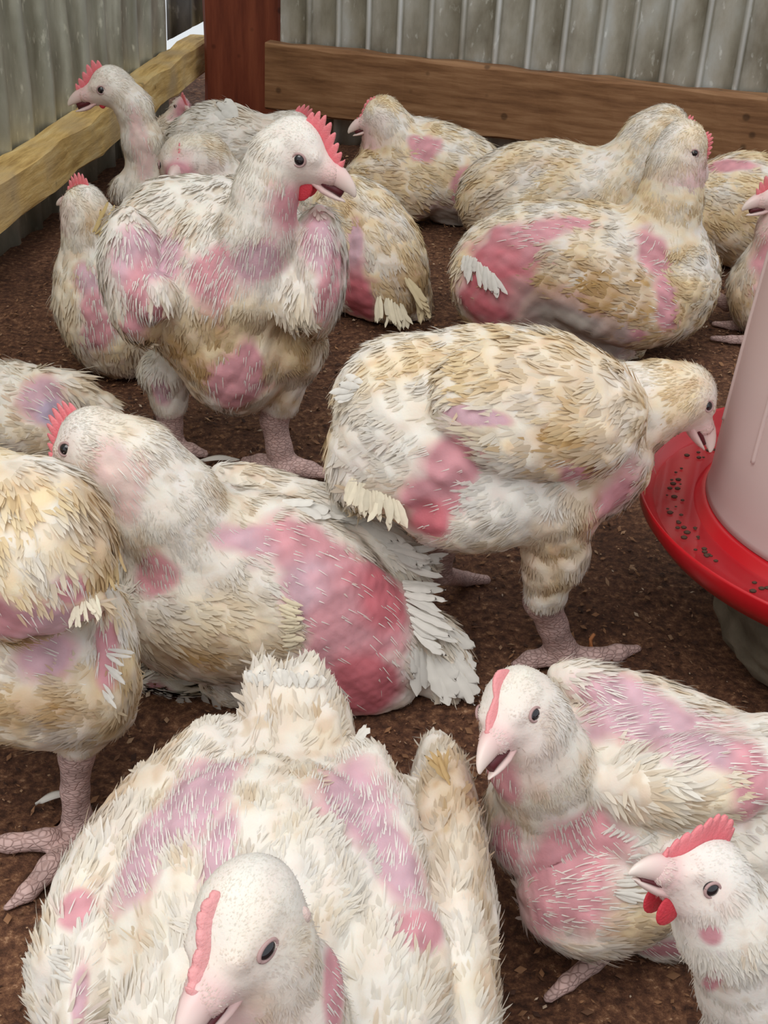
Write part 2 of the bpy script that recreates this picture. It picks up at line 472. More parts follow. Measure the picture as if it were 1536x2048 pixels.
        if pw.sum() > 0:
            K = int(min(pw.sum()/(.0060*.0019*s.lod**1.5), 4500))
            fi = rg.choice(len(Fq), K, p=pw/pw.sum()); a, b = rg.random(K)[:, None], rg.random(K)[:, None]; q = Fq[fi]
            Pf = mixv(V); Nf = nrm(mixv(Nv)); Ff = mixv(fl)+gv+rg.normal(size=(K, 3))*.07; Ff = nrm(Ff-(Ff*Nf).sum(1, keepdims=True)*Nf)
            s.blades('pin_feathers', Pf, Nf, Ff, (.007+.006*rg.random(K))*s.lod, .00075*(.8+.5*rg.random(K))*s.lod, .14+.14*rg.random(K),
                     np.tile(WHITE*1.04, (K, 1))*(1+.06*rg.normal(size=(K, 1))), root, pin=True)
        s.do_fans(root)
        if s.h: s.do_head(root)
        return root
    def blades(s, name, P, Nn, F, L, W, lift, C, root, pin=False):
        S = np.cross(Nn, F); n = len(P)
        ts = [0, .38, .75, 1.0]; ws = [.45, 1.0, .8, .0] if not pin else [.8, .9, .6, .15]
        vs = []
        for t, wv in zip(ts, ws):
            mid = P+F*(L*t)[:, None]+Nn*(L*lift*(t-.35*t*t)-.0006*(1-t))[:, None]
            if t < 1.0:
                vs.append(mid-S*(W*wv*.5)[:, None]); vs.append(mid+S*(W*wv*.5)[:, None])
            else: vs.append(mid)
        V = np.stack(vs, 1).reshape(-1, 3); m = len(vs)
        o = np.arange(n)*m
        tri = []
        for (a, b, c) in ((0, 3, 1), (0, 2, 3), (2, 5, 3), (2, 4, 5), (4, 6, 5)):
            tri.append(np.stack([o+a, o+b, o+c], 1))
        T = np.vstack(tri)
        cc = np.repeat(C, m, axis=0)
        V[:, 2] = np.maximum(V[:, 2], .0015)
        o = mesh_obj(name, V, T, M_FEATH, root, cc, base=s.base)
        o['kind'] = 'stuff'
        o.data.normals_split_custom_set_from_vertices(np.repeat(nrm(Nn+F*.12*0), m, axis=0).tolist())
    def do_fans(s, root):
        by = {}
        rg = np.random.default_rng(s.seed+9)
        for f in s.fans: by.setdefault(f[9], []).append(f)
        for part, fs in by.items():
            VV, TT, CC = [], [], []; nn = 0
            for (a, b, d0, d1, n, L, w, col, lift, _, off) in fs:
                n = int(n*1.4)
                for i in range(n):
                    t = (i+rg.random())/n; x, y = a[0]+(b[0]-a[0])*t, a[1]+(b[1]-a[1])*t
                    C, Nn = s.front(x, y); m = depth(C)/FPX
                    ang = radians(d0+(d1-d0)*t+rg.normal()*8)
                    F = cos(ang)*CR-sin(ang)*CU+CB*lift; 
                    Nn = nrm(Nn*.6+CB*.4)
                    S = nrm(np.cross(Nn, F)); F = nrm(F); Nn = nrm(np.cross(F, S))
                    LL = L*m*(.62+.5*rg.random()); W = w*m*.78*(.8+.4*rg.random())
                    P0 = C+Nn*(off*m*(.5+.5*(i % 2)))
                    kcol = WHITE if col is None else np.asarray(col)
                    kcol = kcol*(1+.05*rg.normal())
                    nt = 9; curl = rg.normal()*.10+.05; drop = .05+.10*rg.random()
                    for j in range(nt):
                        u = j/(nt-1); prof = (.35+.75*min(u/.35, 1))*math.sqrt(max(1-max(u-.55, 0)**2/.2025, 0)) if u < 1 else .0
                        mid = P0+F*LL*u+S*LL*curl*u*u-Nn*LL*drop*u*u
                        e = prof*W*.5
                        jag = rg.normal(size=2)*.08*W*(u > .4)
                        VV += [mid-S*(e+jag[0])-Nn*e*.30, mid+Nn*e*.06, mid+S*(e+jag[1])-Nn*e*.30]
                        cj = kcol*(1-.06*abs(math.sin(u*9+i))); CC += [cj*.97, cj*1.05, cj*.97]
                    for j in range(nt-1):
                        o = nn+j*3
                        for (p, q) in ((0, 1), (1, 2)):
                            TT += [(o+p, o+3+q, o+q), (o+p, o+3+p, o+3+q)]
                    nn += nt*3
            fo = mesh_obj(part, np.array(VV), np.array(TT), M_FEATH, root, np.clip(np.array(CC), 0, .95), base=s.base); fo['kind'] = 'stuff'
    def do_head(s, root):
        h = s.h; C, F, U, S, L = h['C'], h['F'], h['U'], h['S'], h['L']; B = s.base
        lp = lambda x, z, y=0.0: C+L*(x*F+z*U+y*S)
        rg = np.random.default_rng(s.seed+20)
        beakc = np.array([.74, .56, .52])
        # upper beak: lofted hooked cone
        def loft(mb, xs, top, bot, wid, seg=14):
            V = []
            for x, t, b, w in zip(xs, top, bot, wid):
                zc, zr = (t+b)/2, (t-b)/2
                for k in range(seg):
                    a = 2*pi*k/seg; V.append(lp(x, zc+zr*sin(a), w*cos(a)))
            n = len(xs)
            Fc = [(i*seg+k, i*seg+(k+1) % seg, (i+1)*seg+(k+1) % seg, (i+1)*seg+k) for i in range(n-1) for k in range(seg)]
            Fc += [tuple(range(seg))[::-1], tuple((n-1)*seg+k for k in range(seg))]
            mb.add(V, Fc)
        g = h['gape']
        mb = MB(); loft(mb, [.40, .50, .60, .70, .80, .88, .94, .985, 1.0], [.16, .175, .18, .17, .135, .09, .045, -.01, -.05],
                        [-.125, -.122, -.116, -.108, -.098, -.088, -.084, -.088, -.07], [.15, .148, .13, .108, .082, .058, .038, .018, .006])
        V = np.vstack(mb.V); xx = ((V-C) @ F)/L
        t = np.clip((xx-.5)/.45, 0, 1)[:, None]; cc = np.array([.76, .48, .47])*(1-t)+np.array([.78, .66, .60])*t
        ub = mb.obj('upper_beak', M_BEAK, root, cc, base=B)
        mb = MB(); loft(mb, [.32, .45, .58, .70, .80, .88, .91], [-.12, -.125-g*.35, -.12-g*.7, -.105-g, -.095-g*1.2, -.09-g*1.35, -.1-g*1.4],
                        [-.27, -.27, -.245-g*.6, -.205-g, -.165-g*1.2, -.12-g*1.35, -.11-g*1.4], [.13, .13, .11, .085, .06, .03, .01])
        V = np.vstack(mb.V); xx = ((V-C) @ F)/L
        t = np.clip((xx-.4)/.45, 0, 1)[:, None]; cc = np.array([.74, .45, .44])*(1-t)+np.array([.76, .62, .57])*t
        mb.obj('lower_beak', M_BEAK, root, cc, base=B)
        mb = MB(); loft(mb, [.28, .45, .6, .72, .82], [-.07, -.075, -.07, -.07, -.075], [-.17, -.16-g*.35, -.15-g*.7, -.125-g*.9, -.115-g*1.1], [.125, .125, .105, .08, .05])
        mb.obj('mouth', M_MOUTH, root, base=B)
        # nostrils as raised cere bumps with dark slots
        mb = MB()
        for sd in (1, -1): mb.sphere(lp(.60, .06, .118*sd), L*.035*F, L*.016*U, L*.016*S, 10, 6)
        mb.obj('nostril', simple('nostril_dark', (.20, .09, .09), .7) if 'nostril_dark' not in bpy.data.materials else bpy.data.materials['nostril_dark'], ub, base=B)
        # eyes
        for sd in (1, -1):
            ys = np.linspace(.12, .5, 60); P = np.array([lp(.17, .045, y*sd) for y in ys]); d = s.field(P)
            i = np.argmax(d > 0); ye = ys[i] if d[i] > 0 else .3
            P3 = [lp(.17+a, .045+b, 0) for a, b in ((.05, 0), (0, .05))]
            c = lp(.17, .045, (ye-.045)*sd); out = nrm(S*sd+.18*F)
            uu = nrm(F-(F @ out)*out); vv = np.cross(out, uu); r = .088*L
            mb = MB(); mb.sphere(c, uu*r, vv*r*(1-.35*h['lid']), out*r*.82, 20, 12); eo = mb.obj('eye', M_EYE, root, base=B)
            mb = MB(); k = 28; ring = [c+out*r*.44+uu*r*.98*cos(2*pi*j/k)+vv*r*(.95-.45*h['lid'])*sin(2*pi*j/k) for j in range(k+1)]
            mb.tube(ring, r*.19, 8, up=out, cap=False); mb.obj('eyelid', M_LID, eo, base=B)
            mb = MB(); mb.sphere(lp(-.2, -.17, 0)+S*sd*L*.27, F*L*.06, U*L*.085, S*L*.05, 12, 8)
            mb.obj('ear_lobe', M_COMB, root, col=FACE*.98, base=B)
        # comb: serrated blade with thickness
        if h['comb'] > 0:
            H = h['comb']; x0, x1 = h['combx']; n = 64; V = []; xs = np.linspace(x0, x1, n)
            cols = []; nsp = h['nsp']
            rows = [0, .25, .5, .75, 1.0]
            for i, x in enumerate(xs):
                t = i/(n-1)
                zs = np.linspace(.1, .6, 60); P = np.array([lp(x, z) for z in zs]); d = s.field(P); j = np.argmax(d > 0)
                zb = (zs[j] if d[j] > 0 else .35)-.05 if x < .6 else .16-.5*(x-.6)
                env = (math.sin(pi*min(max(t, .0), 1)**.8)**.55)*.98+.02
                tooth = abs(math.sin(pi*nsp*t))**.8
                hh = H*env*(1-h['tooth']+h['tooth']*tooth)
                base_d = np.array([0, 1.0]); lean = (t-.45)*.55
                for r_ in rows:
                    thick = (.030*h['combw'])*(1-r_*.72)+.003
                    xx, zz = x+lean*hh*r_, zb+hh*r_
                    wv = .012*math.sin(t*14)*r_
                    V += [lp(xx, zz, -thick+wv), lp(xx, zz, thick+wv)]
                    k = h['combc']*(1-r_*.5)+np.array([.82, .36, .37])*r_*.5; cols += [k, k]
            m = len(rows)*2; Fc = []
            for i in range(n-1):
                for r_ in range(len(rows)-1):
                    a = i*m+r_*2; b = a+m
                    Fc += [(a, a+2, b+2, b), (a+1, b+1, b+3, a+3)]
                a = i*m+m-2; b = a+m; Fc.append((a, a+1, b+1, b))
                a = i*m; b = a+m; Fc.append((a, b, b+1, a+1))
            for i in (0, n-1):
                for r_ in range(len(rows)-1):
                    a = i*m+r_*2; Fc.append((a, a+1, a+3, a+2) if i == 0 else (a, a+2, a+3, a+1))
            mesh_obj('comb', np.array(V), Fc, M_COMB, root, np.array(cols), base=B)
        if h['wattle'] > 0:
            wt = h['wattle']
            for sd in (1, -1):
                mb = MB(); mb.sphere(lp(.30, -.25-wt*.55, .10*sd), F*L*wt*.85, U*L*wt, S*L*.032, 18, 12)
                mb.obj('wattle', M_COMB, root, col=np.array([.60, .05, .07]), base=B)

# ------------------------------------------------------------------ the setting
def grain_mat(name, c1, c2, c3, scale, stretch, rough=.75, bump=.4, spots=True, dust=None):
    m, nt, b = new_mat(name)
    tc = N(nt, 'ShaderNodeTexCoord'); mp = N(nt, 'ShaderNodeMapping'); mp.inputs['Scale'].default_value = stretch
    nt.links.new(tc.outputs['Object'], mp.inputs['Vector'])
    n1 = N(nt, 'ShaderNodeTexNoise'); n1.inputs['Scale'].default_value = scale; n1.inputs['Detail'].default_value = 8; n1.inputs['Roughness'].default_value = .62
    nt.links.new(mp.outputs[0], n1.inputs['Vector'])
    r = N(nt, 'ShaderNodeValToRGB'); r.color_ramp.elements[0].position = .33; r.color_ramp.elements[0].color = (*c1, 1)
    r.color_ramp.elements[1].position = .68; r.color_ramp.elements[1].color = (*c3, 1)
    e = r.color_ramp.elements.new(.5); e.color = (*c2, 1)
    nt.links.new(n1.outputs['Fac'], r.inputs[0]); last = r.outputs[0]
    if spots:
        n2 = N(nt, 'ShaderNodeTexVoronoi'); n2.inputs['Scale'].default_value = 26
        nt.links.new(tc.outputs['Object'], n2.inputs['Vector'])
        r2 = N(nt, 'ShaderNodeValToRGB'); r2.color_ramp.elements[0].position = .10; r2.color_ramp.elements[0].color = (.35, .35, .35, 1)
        r2.color_ramp.elements[1].position = .17; r2.color_ramp.elements[1].color = (1, 1, 1, 1)
        nt.links.new(n2.outputs['Distance'], r2.inputs[0])
        mx = N(nt, 'ShaderNodeMixRGB', blend_type='MULTIPLY'); mx.inputs[0].default_value = .8
        nt.links.new(last, mx.inputs[1]); nt.links.new(r2.outputs[0], mx.inputs[2]); last = mx.outputs[0]
    if dust is not None:
        n3 = N(nt, 'ShaderNodeTexNoise'); n3.inputs['Scale'].default_value = 14; n3.inputs['Detail'].default_value = 6
        nt.links.new(tc.outputs['Object'], n3.inputs['Vector'])
        r3 = N(nt, 'ShaderNodeValToRGB'); r3.color_ramp.elements[0].position = .45; r3.color_ramp.elements[1].position = .7
        nt.links.new(n3.outputs['Fac'], r3.inputs[0])
        mx = N(nt, 'ShaderNodeMixRGB'); nt.links.new(r3.outputs[0], mx.inputs[0]); nt.links.new(last, mx.inputs[1]); mx.inputs[2].default_value = (*dust, 1); last = mx.outputs[0]
    nt.links.new(last, b.inputs['Base Color']); b.inputs['Roughness'].default_value = rough
    b.inputs['Specular IOR Level'].default_value = .25
    bp = N(nt, 'ShaderNodeBump'); bp.inputs['Strength'].default_value = bump; bp.inputs['Distance'].default_value = .003
    nt.links.new(n1.outputs['Fac'], bp.inputs['Height']); nt.links.new(bp.outputs[0], b.inputs['Normal'])
    return m

def frame_obj(name, mat, A, ex, lx, ly, lz, bevel=.003, seg=40, wob=.0015, seed=0):
    """beam from A along unit ex; ly thickness direction set by left-hand normal, z up. mesh is local, placed by matrix"""
    ex = nrm(ex); ez = np.array([0, 0, 1.0]); ez = nrm(ez-(ez @ ex)*ex); ey = np.cross(ez, ex)
    r = np.random.default_rng(seed)
    V, Fc = [], []
    xs = np.linspace(0, lx, seg)
    prof = [(0+bevel, 0), (ly-bevel, 0), (ly, bevel), (ly, lz-bevel), (ly-bevel, lz), (bevel, lz), (0, lz-bevel), (0, bevel)]
    ph = r.random(8)*6
    for i, x in enumerate(xs):
        for k, (y, z) in enumerate(prof):
            w = wob*(math.sin(x*31+ph[k])+.6*math.sin(x*83+ph[k]*2)); V.append((x, y+w, z+w*.8))
    for i in range(seg-1):
        for k in range(8):
            Fc.append((i*8+k, (i+1)*8+k, (i+1)*8+(k+1) % 8, i*8+(k+1) % 8))
    Fc += [tuple(range(8)), tuple((seg-1)*8+k for k in range(8))[::-1]]
    o = mesh_obj(name, np.array(V), Fc, mat, None, smooth=False)
    o.matrix_world = Matrix(((ex[0], ey[0], ez[0], A[0]), (ex[1], ey[1], ez[1], A[1]), (ex[2], ey[2], ez[2], A[2]), (0, 0, 0, 1)))
    return o

# wall lines on the floor plan, from the timber rails seen in the photograph
LA, LB = pz(0, 472, .06), pz(400, 155, .06)
RA, RB = pz(600, 92, .15), pz(1536, 195, .15)
ldir = nrm((LB-LA)*[1, 1, 0]); rdir = nrm((RB-RA)*[1, 1, 0])
lout = np.array([-ldir[1], ldir[0], 0]); rout = np.array([-rdir[1], rdir[0], 0])   # away from the pen

# litter floor
def litter_mat():
    m, nt, b = new_mat('brown_litter')
    tc = N(nt, 'ShaderNodeTexCoord')
    def noise(sc, det=6, rg=.6):
        n = N(nt, 'ShaderNodeTexNoise'); n.inputs['Scale'].default_value = sc; n.inputs['Detail'].default_value = det; n.inputs['Roughness'].default_value = rg
        nt.links.new(tc.outputs['Object'], n.inputs['Vector']); return n
    a, c = noise(170, 5, .75), noise(9, 4)
    r = N(nt, 'ShaderNodeValToRGB'); E = r.color_ramp.elements
    E[0].position = .30; E[0].color = (.034, .015, .009, 1); E[1].position = .70; E[1].color = (.50, .30, .18, 1)
    e = E.new(.48); e.color = (.125, .054, .030, 1); e = E.new(.60); e.color = (.24, .115, .060, 1)
    nt.links.new(a.outputs['Fac'], r.inputs[0])
    r2 = N(nt, 'ShaderNodeValToRGB'); r2.color_ramp.elements[0].position = .3; r2.color_ramp.elements[0].color = (.42, .36, .33, 1); r2.color_ramp.elements[1].position = .65; r2.color_ramp.elements[1].color = (1.1, 1.1, 1.1, 1)
    nt.links.new(c.outputs['Fac'], r2.inputs[0])
    mx = N(nt, 'ShaderNodeMixRGB', blend_type='MULTIPLY'); mx.inputs[0].default_value = .8
    nt.links.new(r.outputs[0], mx.inputs[1]); nt.links.new(r2.outputs[0], mx.inputs[2]); nt.links.new(mx.outputs[0], b.inputs['Base Color'])
    b.inputs['Roughness'].default_value = .85; b.inputs['Specular IOR Level'].default_value = .3
    bp = N(nt, 'ShaderNodeBump'); bp.inputs['Strength'].default_value = .9; bp.inputs['Distance'].default_value = .003
    nt.links.new(a.outputs['Fac'], bp.inputs['Height']); nt.links.new(bp.outputs[0], b.inputs['Normal'])
    return m
M_LIT = litter_mat()
gx, gy = np.linspace(-1.3, 1.5, 220), np.linspace(-.5, 2.7, 260)
GX, GY = np.meshgrid(gx, gy, indexing='ij'); Pg = np.stack([GX.ravel(), GY.ravel(), np.zeros(GX.size)], 1)
Pg[:, 2] = .0028*snoise(Pg, .11, 31, 4)-.001
i, j = np.meshgrid(np.arange(219), np.arange(259), indexing='ij'); q = (i*260+j).ravel()
tag(mesh_obj('floor', Pg, np.stack([q, q+260, q+261, q+1], 1), M_LIT), kind='structure')

# loose shavings and husks on the litter
def flakes():
    r = np.random.default_rng(3); n = 60000
    x = r.uniform(-.75, 1.0, n); y = .2+1.9*r.random(n)**1.25
    ok = (((np.stack([x, y], 1)-LA[:2]) @ lout[:2]) < -.02) & (((np.stack([x, y], 1)-RA[:2]) @ rout[:2]) < -.02) & (np.hypot(x-.33, y-.70) > .1)
    x, y = x[ok], y[ok]; n = len(x)
    P = np.stack([x, y, np.zeros(n)], 1); P[:, 2] = .0028*snoise(P, .11, 31, 4)+.0004
    L = .0008+.0028*r.random(n)**3; W = L*(.35+.4*r.random(n)); a = r.random(n)*2*pi
    u = np.stack([np.cos(a), np.sin(a), r.normal(size=n)*.35], 1); v = np.stack([-np.sin(a), np.cos(a), r.normal(size=n)*.35], 1)
    V = []
    for (s1, s2, h) in ((-1, 0, 0), (0, -1, 0), (1, 0, 0), (0, 1, 0), (0, 0, 1)):
        V.append(P+u*(L*s1)[:, None]+v*(W*s2)[:, None]+np.array([0, 0, 1])*(W*.8*h+.0005)[:, None])
    V = np.stack(V, 1).reshape(-1, 3); o = np.arange(n)*5
    T = np.vstack([np.stack([o+a_, o+b_, o+4], 1) for a_, b_ in ((0, 1), (1, 2), (2, 3), (3, 0))])
    pal = np.array([[.24, .12, .06], [.14, .066, .036], [.36, .22, .13], [.055, .025, .016], [.50, .38, .28]])
    k = r.choice(5, n, p=[.31, .34, .13, .19, .03]); c = np.repeat(pal[k]*(.8+.4*r.random((n, 1))), 5, 0)
    tag(mesh_obj('litter_shavings', V, T, attr_mat('shavings', .8), None, c, smooth=False),
        'loose brown wood shavings and husks scattered over the litter floor', 'litter', kind='stuff')
flakes()

# corrugated metal sheets
def metal_mat(name, c1, c2, c3, metal=.55, rough=.42, ridge=(.55, .57, .52)):
    m, nt, b = new_mat(name)
    tc = N(nt, 'ShaderNodeTexCoord'); mp = N(nt, 'ShaderNodeMapping'); mp.inputs['Scale'].default_value = (1, 1, .45)
    nt.links.new(tc.outputs['Object'], mp.inputs['Vector'])
    n1 = N(nt, 'ShaderNodeTexNoise'); n1.inputs['Scale'].default_value = 16; n1.inputs['Detail'].default_value = 7; n1.inputs['Roughness'].default_value = .6
    n2 = N(nt, 'ShaderNodeTexNoise'); n2.inputs['Scale'].default_value = 95; n2.inputs['Detail'].default_value = 4
    nt.links.new(mp.outputs[0], n1.inputs['Vector']); nt.links.new(mp.outputs[0], n2.inputs['Vector'])
    r = N(nt, 'ShaderNodeValToRGB'); E = r.color_ramp.elements
    E[0].position = .32; E[0].color = (*c1, 1); E[1].position = .66; E[1].color = (*c3, 1); e = E.new(.5); e.color = (*c2, 1)
    nt.links.new(n1.outputs['Fac'], r.inputs[0])
    r2 = N(nt, 'ShaderNodeValToRGB'); r2.color_ramp.elements[0].position = .62; r2.color_ramp.elements[0].color = (0, 0, 0, 1); r2.color_ramp.elements[1].position = .78
    nt.links.new(n2.outputs['Fac'], r2.inputs[0])
    mx = N(nt, 'ShaderNodeMixRGB'); nt.links.new(r2.outputs[0], mx.inputs[0]); nt.links.new(r.outputs[0], mx.inputs[1]); mx.inputs[2].default_value = (c3[0]*1.5, c3[1]*1.5, c3[2]*1.5, 1)
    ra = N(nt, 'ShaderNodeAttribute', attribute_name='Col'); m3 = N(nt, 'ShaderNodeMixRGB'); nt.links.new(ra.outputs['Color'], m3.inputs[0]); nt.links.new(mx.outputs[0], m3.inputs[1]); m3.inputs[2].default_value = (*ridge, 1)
    nt.links.new(m3.outputs[0], b.inputs['Base Color'])
    mr = N(nt, 'ShaderNodeMapRange'); mr.inputs[3].default_value = rough-.12; mr.inputs[4].default_value = rough+.25
    nt.links.new(n1.outputs['Fac'], mr.inputs[0]); nt.links.new(mr.outputs[0], b.inputs['Roughness'])
    b.inputs['Metallic'].default_value = metal
    bp = N(nt, 'ShaderNodeBump'); bp.inputs['Strength'].default_value = .25; bp.inputs['Distance'].default_value = .004
    nt.links.new(n1.outputs['Fac'], bp.inputs['Height']); nt.links.new(bp.outputs[0], b.inputs['Normal'])
    return m
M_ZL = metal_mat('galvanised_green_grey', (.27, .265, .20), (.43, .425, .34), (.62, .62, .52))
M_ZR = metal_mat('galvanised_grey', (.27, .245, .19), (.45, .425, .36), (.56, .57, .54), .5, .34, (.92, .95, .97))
def sheet(name, mat, A, ex, en, length, pitch, rib, hgt, z0, z1, ph=0.0, broad=.3, bottom=None):
    """corrugated sheet from A along ex, ribs stand out along -en (into the pen)"""
    xs, hs = [], []; x = -ph
    r = np.random.default_rng(int(abs(length)*1000)+3)
    while x < length:
        w = pitch*rib*(.9+.2*r.random()); 
        for f_, h_ in ((0, 0), (.18, .5), (.36, .95), (.5, 1), (.64, .95), (.82, .5), (1, 0)):
            xs.append(x+w*f_); hs.append(h_*hgt)
        for f_ in (.33, .66): xs.append(x+w+(pitch-w)*f_); hs.append(-.0012*hgt/.008)
        x += pitch*(.96+.08*r.random())
    xs, hs = np.array(xs), np.array(hs); ok = (xs >= 0) & (xs <= length); xs, hs = xs[ok], hs[ok]
    nz = 14; V = []; RC = []
    for x, h_ in zip(xs, hs):
        zb = z0 if bottom is None else bottom(x)
        for z in np.linspace(zb, z1, nz):
            dent = .0016*math.sin(z*23+x*9)+.0012*math.sin(x*41+z*7)
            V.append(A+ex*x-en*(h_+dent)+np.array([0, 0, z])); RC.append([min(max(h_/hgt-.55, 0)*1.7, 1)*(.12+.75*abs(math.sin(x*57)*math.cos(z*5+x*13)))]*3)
    V = np.array(V); n = len(xs); Fc = []
    for i in range(n-1):
        for k in range(nz-1): Fc.append((i*nz+k, (i+1)*nz+k, (i+1)*nz+k+1, i*nz+k+1))
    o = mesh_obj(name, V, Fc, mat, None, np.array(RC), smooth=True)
    s_ = o.modifiers.new('thickness', 'SOLIDIFY'); s_.thickness = .0012; s_.offset = 1
    return o
XY = np.array([1, 1, 0.0])
RAIL_T = .04
lw0 = LA*XY-ldir*.9+lout*(RAIL_T+.006)
gapL = float((onplane(338, 60, LA+lout*RAIL_T, LB+lout*RAIL_T)-lw0) @ ldir)
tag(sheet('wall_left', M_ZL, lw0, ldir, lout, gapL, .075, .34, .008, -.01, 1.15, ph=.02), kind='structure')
rw0 = RA*XY+rout*(.036)
cornerx = float((onplane(560, 60, RA+rout*.03, RB+rout*.03)-rw0) @ rdir)
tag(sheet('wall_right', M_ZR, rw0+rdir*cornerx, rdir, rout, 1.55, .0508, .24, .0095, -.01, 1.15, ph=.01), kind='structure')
# the torn sheet end in the corner, its lower edge lifted off the rail
def tornz(x): return .20+.10*max(0, (.12-x))/.12*0+.075*(.13-x)/.13
tag(sheet('wall_back', metal_mat('dull_sheet', (.10, .10, .10), (.17, .17, .165), (.26, .26, .25)), onplane(336, 60, RA+rout*.20, RB+rout*.20)*XY, rdir, rout, .17, .045, .3, .006, .2, 1.15, ph=.0, bottom=lambda x: .098+.55*x), kind='structure')

# timber
M_RAILL = grain_mat('yellow_rough_timber', (.44, .27, .09), (.74, .50, .19), (.88, .68, .33), 9, (1.2, 9, 9), .85, .8, dust=(.58, .42, .22))
M_RAILR = grain_mat('brown_timber', (.15, .068, .030), (.25, .122, .056), (.35, .19, .095), 7, (1.2, 12, 12), .6, .35)
M_POST = grain_mat('red_brown_timber', (.13, .030, .016), (.20, .048, .024), (.26, .070, .034), 6, (9, 9, 1.0), .5, .3)
ztopL = .114
a0 = LA*XY-ldir*.9; o = frame_obj('timber_rail', M_RAILL, a0+[0, 0, .06], ldir, float(((LB-LA)@ldir))+.9+.1, RAIL_T, ztopL-.06, seed=1)
tag(o, 'rough yellow timber rail along the green-grey sheet wall at left', 'rail')
zbR = .046
r0 = RA*XY-rdir*.06
o = frame_obj('timber_rail', M_RAILR, r0+[0, 0, zbR], rdir, 1.5, .028, .15-zbR, bevel=.004, seed=2)
tag(o, 'brown timber rail low across the back sheet wall, right of the post', 'rail')
pc0 = onplane(492, 150, LB, LB+rdir); Yp = pc0[1]
pl, pr_ = py_(407, 150, Yp-.0), py_(577, 150, Yp-.02)
w_ = float(np.linalg.norm((pr_-pl)*XY))
pd = nrm((pr_-pl)*XY); pn = np.array([-pd[1], pd[0], 0])
mb = MB(); c = (pl+pr_)/2*XY+pn*.05; hw = w_/2
V, Fc = [], []
prof = [(-hw+.006, -.05), (hw-.018, -.05), (hw, -.030), (hw, .05), (-hw, .05), (-hw, -.044)]
zs = np.linspace(-.01, 1.2, 30)
for z in zs:
    for (x, y) in prof: V.append(np.array([x+.0012*math.sin(z*25+x*99), y, z]))
for a in range(29):
    for k in range(6): Fc.append((a*6+k, a*6+(k+1) % 6, (a+1)*6+(k+1) % 6, (a+1)*6+k))
Fc += [tuple(range(6))[::-1], tuple(29*6+k for k in range(6))]
o = mesh_obj('timber_post', np.array(V), Fc, M_POST, smooth=False)
o.matrix_world = Matrix(((pd[0], pn[0], 0, c[0]), (pd[1], pn[1], 0, c[1]), (0, 0, 1, 0), (0, 0, 0, 1)))
tag(o, 'thick red-brown timber corner post between the two rails', 'post')

